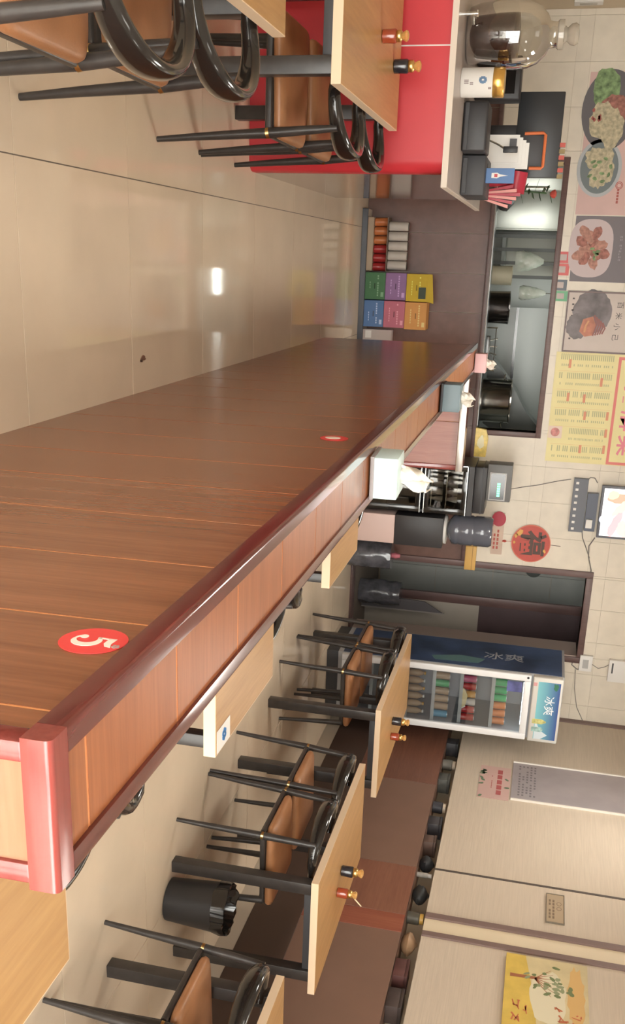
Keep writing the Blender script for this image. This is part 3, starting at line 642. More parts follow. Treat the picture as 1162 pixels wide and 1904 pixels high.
carton('pink', (.55, .17, .24), 'pink drink carton between the blue and orange ones', x1 + .004, x2 + .001, .205, .378)
carton('orange', (.68, .33, .10), 'orange drink carton on top of the pink one', x1 + .008, x2 + .010, .378, .556)
t = thing('paper_box', 'small white paper carton standing beside the blue drink carton by the partition', 'carton', (.565, YB + .03, ZS))
obj('box', G().box(-.042, .05, 0, .08, 0, .24, .003), mat('dull_white', (.50, .44, .42), .6), t); obj('label_card', G().box(-.032, .026, -.002, 0, .02, .07), white, t)
t = thing('cardboard_tray', 'low beige cardboard tray under the drink cans', 'tray', (-.13, YB + .03, ZS))
obj('tray', G().box(-.21, .195, 0, .15, 0, .046, .002), mat('cardboard', (.50, .40, .30), .7), t)
def can(x, y, z, r, h, m, capm, label, grp, neck=False):
    t = thing('drink_can', label, 'can', (x, y, z), 0, grp)
    pr = [(r * .85, 0), (r, .004), (r, h - .006), (r * .86, h)] if not neck else [(r * .9, 0), (r, .005), (r, h * .62), (r * .55, h * .82), (r * .42, h * .84), (r * .42, h * .92)]
    obj('body', G().lathe(pr, seg=14), m, t, 40)
    obj('cap', G().lathe([(r * .84, h), (r * .84, h + .003)] if not neck else [(r * .48, h * .92), (r * .48, h)], seg=14), capm, t, 40)
    return t
red_can = mat('can_red', (.42, .035, .035), .3); or_can = mat('can_orange', (.60, .20, .07), .3); wh_can = mat('can_white', (.58, .54, .50), .35); can_top = mat('can_top', (.6, .6, .6), .3, metal=.8)
for i in range(6):
    can(-.305 + i * .068, YB + .09, ZS + .047, .0325, .105, or_can if i < 3 else red_can, can_top, 'small %s drink can, %s from the green carton in the lower row' % ('orange' if i < 3 else 'red', ['sixth', 'fifth', 'fourth', 'third', 'second', 'first'][i]), 'orange cans by the cartons' if i < 3 else 'red cans by the cartons')
t = thing('cardboard_sheet', 'thin cardboard sheet between the two layers of cans', 'cardboard', (-.13, YB + .03, ZS + .157))
obj('sheet', G().box(-.21, .195, 0, .15, 0, .006), mat('cardboard_dark', (.20, .15, .12), .7), t)
for i in range(5): can(-.275 + i * .074, YB + .09, ZS + .164, .035, .155, wh_can, mat('cap_dark', (.12, .11, .10), .5), 'white drink tin, %s from the purple carton in the upper row' % ['fifth', 'fourth', 'third', 'second', 'first'][i], 'white tins by the cartons')

# ================================================================ cabinet, dispenser and bags left of the doorway
Y1 = 7.90
t = thing('sterilizer_cabinet', 'black dish cabinet with two glass doors beyond the partition wing', 'cabinet', (1.70, Y1, 0))
obj('body', G().box(-.20, .20, .03, .42, 0, .02).box(-.20, -.18, .03, .42, .02, 1.06).box(.18, .20, .03, .42, .02, 1.06).box(-.20, .20, .03, .42, 1.06, 1.08).box(-.18, .18, .40, .42, .02, 1.06), black_plastic, t)
obj('top_panel', G().box(-.20, .20, .0, .03, 1.035, 1.08, .003), black_plastic, t)
for z0, z1 in ((.09, .665), (.69, 1.03)):
    d = obj('glass_door', G().box(-.197, -.155, 0, .028, z0, z1, .002).box(.155, .197, 0, .028, z0, z1, .002).box(-.155, .155, 0, .028, z0, z0 + .04, .002).box(-.155, .155, 0, .028, z1 - .04, z1, .002), black_gloss, t, 40)
    obj('door_pane', G().box(-.155, .155, .010, .016, z0 + .04, z1 - .04), glass('cabinet_pane', (.62, .60, .56), .05), d)
    obj('door_trim', G().box(-.2, .2, -.004, 0, z1 - .006, z1).box(-.2, .2, -.004, 0, z0, z0 + .006).box(-.2, -.194, -.004, 0, z0, z1), steel, d)
    obj('rack', G().box(-.17, .17, .06, .38, z0 + .05, z0 + .056).box(-.17, .17, .06, .38, (z0 + z1) / 2, (z0 + z1) / 2 + .006), steel, t)
obj('base', G().box(-.2, .2, .01, .03, .02, .085, .002), black_plastic, t)
for rk, zz in (('lowest', .146), ('second', .384), ('third', .746), ('top', .866)):
    for i in range(5):
        p_ = thing('rice_bowl', 'white bowl, %s from the partition wing on the %s rack of the black dish cabinet' % (['first', 'second', 'third', 'fourth', 'fifth'][i], rk), 'bowl', (1.58 + i * .06, Y1 + .2, zz + .0005), 0, 'bowls in the dish cabinet')
        obj('bowl', G().lathe([(.012, 0), (.022, .03), (.027, .075), (.0255, .075), (.018, .02)], seg=14), white, p_, 40)
t = thing('black_tray', 'flat black box lying on top of the dish cabinet', 'box', (1.70, Y1 + .03, 1.081)); obj('body', G().box(-.195, .18, 0, .3, 0, .095, .008), black_plastic, t, 40); obj('lid', G().box(-.197, .182, -.003, .303, .06, .068), dark_grey, t)
c = at(927, 900, Y=7.95)
t = thing('digital_scale', 'grey box with a green digital readout on top of the dish cabinet', 'device', (c.x, Y1 + .04, 1.177))
obj('case', G().box(-.155, .14, .0, .16, 0, .19, .006), mat('case_grey', (.14, .14, .14), .45), t, 40)
obj('bezel', G().box(-.09, .13, -.006, 0, .02, .15, .002), mat('bezel_silver', (.5, .5, .5), .35), t, 40); obj('screen', G().box(-.082, .122, -.008, -.006, .03, .14), black_gloss, t)
g = G()
for i in range(6): g.rect(-.01 + i * .019, .003 + i * .019, .085, .107, far((0, -.0085, 0)), 0, .001)
obj('digits', g, mat('green_led', (.1, .8, .3), .5, emit=(.1, 1, .35), estr=2.2), t)
t = thing('water_dispenser', 'water dispenser with pale lower door and black upper front', 'dispenser', (2.06, Y1, 0))
obj('lower_door', G().box(-.12, .12, 0, .30, 0, .47, .006), mat('pinkish_white', (.62, .46, .42), .45), t, 40); obj('upper_front', G().box(-.125, .125, -.004, .30, .472, .865, .006), black_plastic, t, 40); obj('top_ring', G().lathe([(.115, .865), (.118, .885), (.06, .888)], (0, .14, 0), 24), white, t, 40)
t = thing('water_bottle', 'large blue-grey water bottle upside down on the dispenser', 'bottle', (2.05, Y1 + .14, .889))
obj('bottle', G().lathe([(.055, 0), (.12, .045), (.125, .08), (.118, .095), (.125, .11), (.125, .20), (.118, .215), (.125, .23), (.125, .34), (.11, .365)], seg=32), mat('bottle_blue', (.16, .17, .21), .12, trans=.35, coat=.3), t, 50)
def wall_rect(x0_, x1_, y0_, y1_, Y=YW):
    xm, ym = (x0_ + x1_) / 2, (y0_ + y1_) / 2
    return at(xm, y0_, Y=Y).x, at(xm, y1_, Y=Y).x, at(x0_, ym, Y=Y).z, at(x1_, ym, Y=Y).z
a0, a1, b0, b1 = wall_rect(915, 936, 953, 1030)
t = thing('hanging_packet', 'red and white packet stuck on the wall above the water bottle', 'packet', ((a0 + a1) / 2, YW - .001, b0)); w_ = (a1 - a0) / 2; h_ = b1 - b0
obj('packet', G().rect(-w_, w_, 0, h_, far((0, 0, 0)), 0, .012), mat('packet_cream', (.62, .47, .38), .6, var=.1), t); obj('red_end', G().ell(-w_ * .72, h_ * .5, w_ * .36, h_ * .62, far((0, 0, 0)), .0125, .016, 20), red_pl, t)
obj('marks', bars(G(), -w_ * .2, w_ * .8, h_ * .15, h_ * .75, 2, 5, far((0, 0, 0)), .0125, .0135), mat('print_red2', (.45, .10, .08), .6), t)
a0, a1, b0, b1 = wall_rect(867, 888, 1016, 1060, YW - .05)
t = thing('yellow_box', 'ochre yellow box standing on the ledge beside the doorway', 'box', ((a0 + a1) / 2, YW - .055, 1.0185)); w_ = (a1 - a0) / 2
obj('box', G().box(-w_, w_, 0, .045, 0, .095, .003), mat('ochre', (.66, .40, .12), .5), t, 40); obj('lid_line', G().box(-w_ - .002, w_ + .002, -.002, .046, .06, .066), mat('ochre_dark', (.4, .22, .06), .5), t)
a0, a1, b0, b1 = wall_rect(880, 906, 796, 849, YW - .05)
t = thing('yellow_bag', 'bright yellow plastic bag on the ledge beside the kitchen hatch', 'bag', ((a0 + a1) / 2, YW - .03, 1.0185)); w_ = (a1 - a0) / 2
obj('bag', G().prism([(-w_, 0), (w_, 0), (w_, .098), (-w_ * .3, .108), (-w_ * .9, .085)], far((0, .02, 0)), 0, .045), mat('bag_yellow', (.80, .60, .16), .3, var=.25, vscale=22, bump=.5, bscale=30), t); obj('white_patch', G().ell(.0, .05, w_ * .5, .03, far((0, -.026, 0)), 0, .001, 16, .2), mat('bag_pale', (.85, .78, .5), .3), t)
plastic = mat('plastic_bag', (.10, .10, .115), .16, var=.35, vscale=14, bump=1., bscale=26, coat=.5)
def bagbin(x, y, label, r=.125, h=.40, top=True):
    t = thing('wrapped_bin', label, 'bin', (x, y, 0)); g = G(); P = []
    for i in range(11):
        u = i / 10; P.append([g.bm.verts.new(((r * (.93 + .09 * math.sin(u * 3)) + random.uniform(-.008, .008)) * math.cos(2 * PI * j / 26), (r * (.93 + .09 * math.sin(u * 3)) + random.uniform(-.008, .008)) * math.sin(2 * PI * j / 26), u * h)) for j in range(26)])
    for r0, r1 in zip(P, P[1:]):
        for j in range(26): g.bm.faces.new((r0[j], r0[(j + 1) % 26], r1[(j + 1) % 26], r1[j]))
    g.bm.faces.new(P[0][::-1]); g.bm.faces.new(P[-1]); obj('wrapped_body', g, plastic, t, 30)
    if top: obj('pink_handle', G().tube([(.0, 0, h), (0, 0, h + .03), (.0, 0, h + .07)], [.02, .028, .015], 10), mat('handle_pink', (.55, .16, .20), .4), t, 40)
bagbin(2.42, 8.38, 'bin wrapped in clear plastic with a pink handle in front of the doorway')
bagbin(3.02, 9.15, 'dark plastic-wrapped bin inside the back room', .12, .40, False)
t = thing('folded_board', 'dark slanted board leaning inside the back room', 'board', (3.12, 9.3, 0))
obj('board', G().prism([(-.02, .0), (.10, .0), (.10, .80), (.0, .62)], far((0, 0, 0)), 0, .02), mat('board_grey', (.12, .11, .12), .5), t); obj('edge', G().box(.10, .112, -.02, 0, 0, .82), mat('board_edge', (.35, .32, .30), .5), t)

# ================================================================ drinks fridge
FX0, FX1, FY, FYB = 3.083, 3.648, 7.60, 8.26
t = thing('drinks_fridge', 'upright white drinks fridge with glass door and a blue sign above', 'fridge', (0, 0, 0))
obj('body', G().box(FX0, FX0 + .03, FY + .05, FYB, .10, 1.94).box(FX1 - .03, FX1, FY + .05, FYB, .10, 1.94).box(FX0 + .03, FX1 - .03, FYB - .03, FYB, .10, 1.94).box(FX0 + .03, FX1 - .03, FY + .05, FYB - .03, .10, .16).box(FX0 + .03, FX1 - .03, FY + .05, FYB - .03, 1.66, 1.94), mat('fridge_body', (.42, .43, .45), .4), t)
obj('base_grille', G().box(FX0, FX1, FY + .06, FYB, 0, .10, .004), dark_grey, t, 40)
ad_blue = mat('advert_blue', (.045, .075, .16), .35, var=.5, vscale=3)
sp = obj('side_print', G().box(FX0 - .002, FX0, FY + .06, FYB - .01, .14, 1.92), ad_blue, t)
lettering('冰爽', .17, ((FX0 - .0025, 7.93, 1.45), (0, 0, 1), (0, 1, 0), (-1, 0, 0)), mat('side_letters', (.33, .36, .40), .5), sp)
obj('side_wave', G().prism([(7.72, .9), (7.80, .86), (7.88, 1.1), (7.84, 1.30), (7.74, 1.25)], ((FX0 - .0025, 0, 0), (0, 1, 0), (0, 0, 1), (-1, 0, 0)), 0, .0008), mat('side_teal', (.10, .20, .22), .5), sp)
z0, z1 = .14, 1.685; fwd = .052
d = obj('glass_door', G().box(FX0, FX0 + fwd, FY, FY + .045, z0, z1, .006).box(FX1 - fwd, FX1, FY, FY + .045, z0, z1, .006).box(FX0 + fwd, FX1 - fwd, FY, FY + .045, z0, z0 + fwd, .006).box(FX0 + fwd, FX1 - fwd, FY, FY + .045, z1 - fwd, z1, .006), white_gloss, t, 40)
obj('door_pane', G().box(FX0 + fwd, FX1 - fwd, FY + .018, FY + .024, z0 + fwd, z1 - fwd), glass('fridge_pane', (.93, .95, .96), .05), d)
obj('lock', G().tube([(FX0 + .02, FY + .004, 1.66), (FX0 + .02, FY - .004, 1.66)], .010, 12), black_plastic, d, 40)
obj('door_sticker', G().rect(FX0 + .07, FX0 + .16, 1.50, 1.62, far((0, FY + .0175, 0)), 0, .001), mat('sticker_navy', (.09, .10, .25), .4, var=.4, vscale=14), d)
sg = obj('sign_box', G().box(FX0, FX1, FY - .012, FY + .06, 1.70, 1.935, .012, 3), mat('sign_white', (.60, .58, .54), .4), t, 40)
# sign print: teal to blue field, snowy peak, two bottles, letters
def grad(name, c0, c1, x0_, x1_):
    if name in MATS: return MATS[name]
    m = mat(name, c0, .4); nt = m.node_tree; tc = nt.nodes.new('ShaderNodeTexCoord'); sx = nt.nodes.new('ShaderNodeSeparateXYZ'); mr = nt.nodes.new('ShaderNodeMapRange'); r = nt.nodes.new('ShaderNodeValToRGB')
    nt.links.new(tc.outputs['Object'], sx.inputs[0]); nt.links.new(sx.outputs[2], mr.inputs[0]); mr.inputs[1].default_value = x0_; mr.inputs[2].default_value = x1_
    r.color_ramp.elements[0].color = (*c0, 1); r.color_ramp.elements[1].color = (*c1, 1); nt.links.new(mr.outputs[0], r.inputs[0]); nt.links.new(r.outputs[0], nt.nodes['Principled BSDF'].inputs['Base Color']); return m
fr = far((0, FY - .0125, 0))
obj('sign_field', G().rect(FX0 + .035, FX1 - .03, 1.745, 1.918, fr, 0, .001), grad('sign_teal_blue', (.20, .50, .54), (.04, .08, .26), 1.745, 1.918), sg)
obj('snow_peak', G().prism([(FX1 - .20, 1.75), (FX1 - .03, 1.75), (FX1 - .03, 1.80), (FX1 - .07, 1.855), (FX1 - .11, 1.79)], fr, .0012, .002), mat('snow', (.58, .66, .70), .5), sg)
lettering('冰爽', .085, far((FX0 + .235, FY - .0128, 1.838)), mat('sign_letters', (.80, .82, .84), .5), sg, t=.0012)
for i, c_ in enumerate(((.55, .52, .20), (.30, .45, .42))): obj('bottle_print', G().prism([(FX0 + .36 + i * .07, 1.725), (FX0 + .40 + i * .07, 1.725), (FX0 + .402 + i * .07, 1.80), (FX0 + .385 + i * .07, 1.835 - i * .02), (FX0 + .375 + i * .07, 1.835 - i * .02), (FX0 + .358 + i * .07, 1.80)], fr, .0022, .003), mat('sign_bottle_%d' % i, c_, .4, var=.4, vscale=30), sg)
obj('palm_print', G().ell(FX0 + .07, 1.885, .035, .02, fr, .0012, .002, 14, .35), mat('palm_green', (.04, .16, .09), .5), sg)
obj('maker_mark', G().rect(FX0 + .045, FX0 + .075, 1.708, 1.735, fr, .0, .001), mat('mark_pink', (.60, .30, .30), .5), sg)
SH = []
for px in (806, 857, 916):
    z = at(px, 1290, Y=FY + .12).z; SH.append(z)
z_low = at(757, 1290, Y=FY + .12).z; SH = [z_low - .005] + SH
for z in [SH[0] - .30] + SH: obj('wire_shelf', G().box(FX0 + .035, FX1 - .035, FY + .075, FYB - .05, z - .010, z - .003).box(FX0 + .035, FX1 - .035, FY + .07, FY + .075, z - .012, z + .016), mat('shelf_wire', (.50, .52, .52), .35, metal=.5), t)
obj('inner_light', G().box(FX0 + .10, FX1 - .10, FY + .07, FY + .10, 1.63, 1.645), mat('fridge_glow', (.9, .9, .9), .5, emit=(.9, 1, 1), estr=3), t)
tan = mat('bottle_tan', (.40, .28, .18), .35); cap_or = mat('cap_orange', (.62, .36, .08), .4); cap_wh = mat('cap_white', (.7, .7, .68), .4); green_can = mat('can_green', (.06, .36, .14), .3); gold_can = mat('can_gold', (.62, .34, .10), .3); rose_can = mat('can_rose', (.50, .10, .20), .3)
nth = ['first', 'second', 'third', 'fourth', 'fifth', 'sixth', 'seventh']
for row in range(4):
    nxt = (SH[row + 1] if row < 3 else 1.64) - SH[row]
    for i in range(7):
        x = FX0 + .075 + i * .069; y = FY + .14
        if row == 0: can(x, y, SH[row] - .0025, .029, min(.15, nxt - .06), tan, cap_or if i % 2 else cap_wh, 'tan bottle with %s cap, %s from the doorway side on the lowest visible fridge shelf' % ('orange' if i % 2 else 'white', nth[i]), 'bottles on the lowest fridge shelf', True)
        elif row == 1: can(x, y, SH[row] - .0025, .030, .125, green_can if i == 2 else mat('cup_blue', (.10, .30, .45), .4) if i == 6 else tan, can_top, 'green can among tan cans in the fridge' if i == 2 else 'blue can at the end of the tan cans in the fridge' if i == 6 else 'tan can, %s from the doorway side on the second visible fridge shelf' % nth[i], 'cans on the second fridge shelf')
        elif row == 2: can(x, y, SH[row] - .0025, .030, .120, [gold_can, rose_can, red_can, gold_can, wh_can, red_can, red_can][i], can_top, ['%s can, %s from the doorway side on the third visible fridge shelf' % (c_, nth[k_]) for k_, c_ in enumerate(('yellow', 'rose', 'red', 'yellow', 'white', 'red', 'red'))][i], 'cans on the third fridge shelf')
        else: can(x, y, SH[row] - .0025, .030, .115, [green_can, green_can, green_can, green_can, or_can, or_can, or_can][i], can_top, '%s can, %s from the doorway side on the top fridge shelf' % ('green' if i < 4 else 'orange-red', nth[i]), 'green cans on the top fridge shelf' if i < 4 else 'orange-red cans on the top fridge shelf')
t = thing('cream_pouch', 'pale yellow pouch lying among the cans on the third fridge shelf', 'pouch', (FX0 + .31, FY + .098, SH[2] - .002))
obj('pouch', G().prism([(-.10, 0), (.09, 0), (.06, .045), (-.03, .06), (-.09, .03)], far((0, 0, 0)), -.008, .008), mat('pouch_cream', (.72, .60, .34), .35), t); obj('seal', G().prism([(.09, 0), (.10, .0), (.07, .047), (.06, .045)], far((0, 0, 0)), -.003, .003), white, t)

# ================================================================ posters, cards and screen on the far wall
YP = YW - .001
def board(name, label, cat, px, top, m, th=.004):
    """flat sheet on the far wall between image rows px=(y0,y1), lower edge at image column px[2], reaching height top"""
    xm = px[2]; a = at(xm, px[0], Y=YW).x; b = at(xm, px[1], Y=YW).x; z = at(xm, (px[0] + px[1]) / 2, Y=YW).z
    t = thing(name, label, cat, ((a + b) / 2, YP, z)); w_ = (b - a) / 2; h_ = top - z
    obj('sheet', G().rect(-w_, w_, 0, h_, far((0, 0, 0)), 0, th), m, t)
    return t, w_, h_, far((0, -th - .0002, 0))
pt = 2.62
pk = mat('poster_pink', (.66, .45, .42), .5, var=.06, vscale=4); bowl_d = mat('poster_bowl_dark', (.13, .12, .13), .5); bowl_l = mat('poster_bowl_light', (.46, .48, .50), .5)
veg = mat('poster_green', (.20, .30, .14), .6, var=.5, vscale=30); meat = mat('poster_meat', (.36, .15, .12), .6, var=.4, vscale=40); noodle = mat('poster_noodle', (.50, .44, .30), .6, var=.35, vscale=35); pepper = mat('poster_pepper', (.42, .12, .10), .6); dark = mat('poster_dark', (.17, .145, .16), .45); plate = mat('poster_plate', (.58, .48, .49), .5)
t, w_, h_, fr = board('dish_poster', 'pink poster with two bowls of food above the cash register monitor', 'poster', (134, 399, 1084), pt, pk)
def L(x, y): p = at(x, y, Y=YW); return p.x - t.location.x, p.z - t.location.z
ca, cb = L(1133, 205); obj('bowl', G().ell(ca, cb, .275, .20, fr, 0, .0008, 36), bowl_d, t)
for k, (x, y, ra, rb, m) in enumerate(((1128, 165, .14, .10, veg), (1142, 205, .10, .11, meat), (1120, 225, .13, .09, noodle), (1138, 240, .14, .08, noodle))): a, b = L(x, y); obj('food_print', G().ell(a, b, ra, rb, fr, .0009 + k * .0002, .0012 + k * .0002, 26, .12), m, t)
for k in range(7): a, b = L(1106 + random.uniform(-6, 10), 215 + random.uniform(-14, 22)); obj('pepper_print', G().ell(a, b, .014, .011, fr, .0019, .0022, 8, .2), pepper, t)
ca, cb = L(1114, 313); obj('bowl', G().ell(ca, cb, .205, .165, fr, 0, .0008, 36), bowl_l, t); obj('bowl_inside', G().ell(ca, cb, .18, .14, fr, .0009, .0011, 36), mat('poster_bowl_blue', (.16, .19, .20), .5), t)
for k, (dx, dz, ra, rb) in enumerate(((-.02, .03, .14, .07), (-.07, -.02, .08, .09), (.05, -.01, .09, .06), (.02, .07, .09, .04))): obj('food_print', G().ell(ca + dx, cb + dz, ra, rb, fr, .0012 + k * .0002, .0014 + k * .0002, 24, .16), noodle, t)
for k in range(10): obj('herb_print', G().ell(ca + random.uniform(-.11, .11), cb + random.uniform(-.08, .09), .02, .012, fr, .0022, .0025, 8, .2, random.uniform(0, 3)), veg, t)
a, b = L(1150, 345); lettering('◎', .07, far((a, -.0042, b)), pepper, t, t=.001)
a, b = L(1148, 364); obj('red_script', bars(G(), a - .05, a + .06, b - .008, b + .008, 1, 5, fr, 0, .0007, .8, 1, 0), pepper, t)
t, w_, h_, fr = board('meat_poster', 'dark poster of a white plate of roasted meat on the far wall', 'poster', (401, 523, 1065), pt, dark)
ca, cb = L(1098, 462); obj('plate', G().prism([(ca + .215 * math.copysign(abs(math.cos(q)) ** .62, math.cos(q)), cb + .165 * math.copysign(abs(math.sin(q)) ** .8, math.sin(q))) for q in [2 * PI * i / 40 for i in range(40)]], fr, 0, .0008), plate, t)
for k in range(13): q = k * 2.4; r = .040 * math.sqrt(k); obj('meat_print', G().ell(ca + r * 1.0 * math.cos(q), cb + r * .8 * math.sin(q), .050, .036, fr, .0009 + k * .0001, .0011 + k * .0001, 14, .15, q), meat if k % 2 else mat('poster_meat2', (.45, .23, .18), .6, var=.3, vscale=40), t)
for k in range(6): obj('herb_print', G().ell(ca + .03 + random.uniform(-.04, .05), cb + .03 + random.uniform(-.03, .03), .020, .010, fr, .0026, .0029, 8, .2, random.uniform(0, 3)), veg, t)
a, b = L(1154, 462); obj('small_text', bars(G(), a - .09, a + .10, b - .01, b + .01, 2, 9, fr, 0, .0007, .6, .4), mat('poster_text_grey', (.40, .36, .38), .6), t)
t, w_, h_, fr = board('pork_picture', 'framed print of braised pork slices with dark brush background', 'picture', (543, 651, 1053), pt, mat('poster_cream', (.60, .52, .48), .5, var=.04), .008)
obj('frame', G().rect(-w_ - .012, -w_, -.012, h_, far((0, 0, 0)), 0, .014).rect(w_, w_ + .012, -.012, h_, far((0, 0, 0)), 0, .014).rect(-w_, w_, -.012, 0, far((0, 0, 0)), 0, .014), frame_brown, t)
ca, cb = L(1100, 588); obj('ink_wash', G().ell(ca - .03, cb - .0, .17, .15, fr, 0, .0007, 40, .05), mat('ink_wash', (.20, .18, .19), .6, var=.4, vscale=9), t); obj('ink_wash', G().ell(ca + .08, cb - .10, .10, .09, fr, .0, .0008, 30, .07), mat('ink_wash', (.2, .18, .19), .6), t)
ca, cb = L(1096, 606); obj('pork_print', G().prism([(-.075 + ca, cb + .02), (-.05 + ca, cb - .055), (.045 + ca, cb - .075), (.085 + ca, cb - .03), (.07 + ca, cb + .035), (-.01 + ca, cb + .045)], fr, .0009, .0013), mat('pork_red', (.50, .20, .13), .5, var=.2, vscale=20), t)
for k in range(5): obj('slice_print', G().ribbon([(ca - .085 + k * .014, cb + .03 + k * .017), (ca - .01 + k * .006, cb + .052 + k * .017), (ca + .075 - k * .004, cb + .032 + k * .017)], .012, fr, .0014, .0017), mat('pork_fat', (.56, .33, .28) if k % 2 else (.30, .12, .11), .5), t)
obj('fat_stripe', G().ribbon([(ca - .04, cb - .01), (ca + .0, cb - .03), (ca + .05, cb - .035)], .014, fr, .0016, .0019), mat('pork_orange', (.62, .32, .16), .5), t)
obj('small_text', bars(G(), -w_ * .82, w_ * .75, .030, .050, 1, 8, fr, 0, .0007, .28, .8, 0), mat('ink_black', (.10, .09, .09), .6), t)
a, b = L(1149, 598)
for k, ch in enumerate('百米小己'): lettering(ch, .055, far((a - .125 + k * .082, -.0082, b - .004 * k)), mat('ink_black', (.1, .09, .09), .6), t, t=.0006)
# yellow menu with printed columns, red heading frame
t, w_, h_, fr = board('menu_sheet', 'large pale yellow price list with red bordered heading on the far wall', 'menu', (653, 857, 1024), 2.72, mat('menu_yellow', (.80, .71, .36), .45, var=.03, vscale=5))
ink = mat('menu_ink', (.48, .47, .27), .6); redm = mat('menu_red', (.74, .22, .20), .5)
hb = at(1140, 752, Y=YW).z - t.location.z
g = G(); cw = 2 * w_ / 6
for c_ in range(6):
    if c_ == 4: bars(g, -w_ + c_ * cw + .012, -w_ + c_ * cw + .062, .17, hb - .03, 21, 1, fr, 0, .0006, .95, .5)
    else: bars(g, -w_ + c_ * cw + .012, -w_ + c_ * cw + .062, .04, hb - .03, 27, 1, fr, 0, .0006, .95, .5)
    bars(g, -w_ + c_ * cw + .092, -w_ + c_ * cw + .112, .05 if c_ != 4 else .17, hb - .03, 26, 1, fr, 0, .0006, .9, .45)
obj('price_print', g, ink, t)['kind'] = 'stuff'
obj('column_rules', (lambda gg: [gg.rect(-w_ + k * cw - .001, -w_ + k * cw + .001, .03, hb - .02, fr, 0, .0006) for k in range(1, 6)] and gg)(G()), mat('menu_rule', (.72, .50, .25), .5), t)
for x, y in ((1060, 676), (1118, 711), (1056, 738), (1086, 741), (1087, 773), (1129, 774), (1126, 806), (1078, 835), (1122, 836)): a, b = L(x, y); obj('heading_tab', G().rect(a - .034, a + .034, b - .010, b + .010, fr, .0007, .0012), mat('menu_tab', (.72, .30, .18), .5), t)
a, b = L(1032, 803); obj('photo_patch', G().rect(a - .05, a + .05, b - .055, b + .055, fr, 0, .0007), mat('menu_patch', (.78, .62, .52), .5), t); obj('round_seal', G().ell(a, b, .036, .036, fr, .0008, .0013, 26), mat('seal_rose', (.58, .24, .22), .5, var=.3, vscale=30), t)
obj('red_border', G().rect(-w_ + .02, w_ - .005, hb, hb + .022, fr, 0, .001).rect(-w_ + .02, -w_ + .042, hb + .022, h_ - .03, fr, 0, .001).rect(w_ - .027, w_ - .005, hb + .022, h_ - .03, fr, 0, .001), redm, t)
a, b = L(1154, 757)
for k, ch in enumerate('招牌菜'): lettering(ch, .17, far((a - .09 + k * .20, -.0042, hb + .135)), mat('menu_pink', (.80, .25, .33), .5), t, t=.0008, bold=.003)
# payment cards (plain squares)
for nm, lab, y0, y1, x0_, x1_, c_ in (('pay_card', 'red payment card under the dark meat poster', 468, 489, 1035, 1060, (.62, .09, .09)), ('pay_card', 'second red payment card with cream edge, next to the navy one', 490, 512, 1031, 1058, (.62, .10, .09)), ('pay_card', 'navy blue payment card between the red and green ones', 520, 540, 1029, 1054, (.10, .12, .15)), ('pay_card', 'green payment card beside the corner of the framed pork picture', 541, 560, 1029, 1055, (.14, .42, .22))):
    a0, a1, b0, b1 = wall_rect(x0_, x1_, y0, y1); t = thing(nm, lab, 'card', ((a0 + a1) / 2, YP, (b0 + b1) / 2), group='payment cards'); w_, h_ = (a1 - a0) / 2, (b1 - b0) / 2
    obj('card', G().rect(-w_, w_, -h_, h_, far((0, 0, 0)), 0, .003), mat('card_%.2f_%.2f' % (c_[0], c_[1]), c_, .4), t); obj('pale_square', G().rect(-w_ * .55, w_ * .55, -h_ * .55, h_ * .5, far((0, -.0032, 0)), 0, .0008), mat('card_pale', (.52, .44, .42), .5), t)
# red round ornament
c = at(987, 1010, Y=YW); t = thing('round_ornament', 'red round wall ornament with dark character hanging between screen and doorway', 'ornament', (c.x, YP, c.z))
obj('disc', G().ell(0, 0, .163, .163, far((0, 0, 0)), 0, .010, 44), mat('ornament_red', (.52, .09, .07), .45, var=.08), t); obj('rim', G().ribbon([(.163 * math.cos(q), .163 * math.sin(q)) for q in [2 * PI * i / 44 for i in range(45)]], .007, far((0, 0, 0)), .010, .013), mat('ornament_rim', (.66, .20, .13), .4), t)
lettering('福', .225, far((0, -.0103, -.0)), mat('ornament_ink', (.10, .06, .05), .5), t, bold=.006)
for a, b, r in ((-.09, -.10, .03), (.06, .12, .016), (-.06, -.13, .02), (.0, -.142, .014)): obj('gold_petal', G().ell(a, b, r, r * .7, far((0, 0, 0)), .0105, .012, 12, .2, a * 9), mat('ornament_gold', (.70, .38, .10), .4), t)
obj('cord', G().tube([(0, -.004, .163), (.004, -.004, .25)], .0025, 6), mat('cord_dark', (.16, .10, .08), .7), t); obj('tassel', G().tube([(0, -.004, -.163), (0, -.004, -.205), (0, -.006, -.22), (0, -.006, -.245)], [.002, .002, .012, .008], 8), mat('ornament_red', (.5, .09, .07)), t)
# wall bar, screen, wall boxes, cables
a0, a1, b0, b1 = wall_rect(1062, 1089, 888, 987)
t = thing('socket_bar', 'slate grey bar with a row of white dots mounted under the screen', 'power bar', ((a0 + a1) / 2, YP, b0)); w_ = (a1 - a0) / 2; h_ = b1 - b0
slate = mat('slate_plastic', (.15, .16, .19), .45)
obj('bar', G().rect(-w_, w_, 0, h_, far((0, 0, 0)), 0, .045), slate, t)
for i in range(8): obj('dot', G().rect(-w_ * .88 + i * w_ * .245, -w_ * .88 + i * w_ * .245 + .02, h_ * .16, h_ * .36, far((0, 0, 0)), .0452, .048), white, t)
a0, a1, b0, b1 = wall_rect(1088, 1108, 915, 985)
t = thing('media_box', 'dark media box with white adapter between the socket bar and the screen', 'box', ((a0 + a1) / 2, YP, b0 + .003)); w_ = (a1 - a0) / 2; obj('case', G().rect(-w_, w_, 0, b1 - b0, far((0, 0, 0)), 0, .06), mat('box_navy', (.11, .125, .17), .4), t); obj('adapter', G().rect(w_ * .35, w_ * .8, .01, .06, far((0, 0, 0)), .061, .09), white, t)
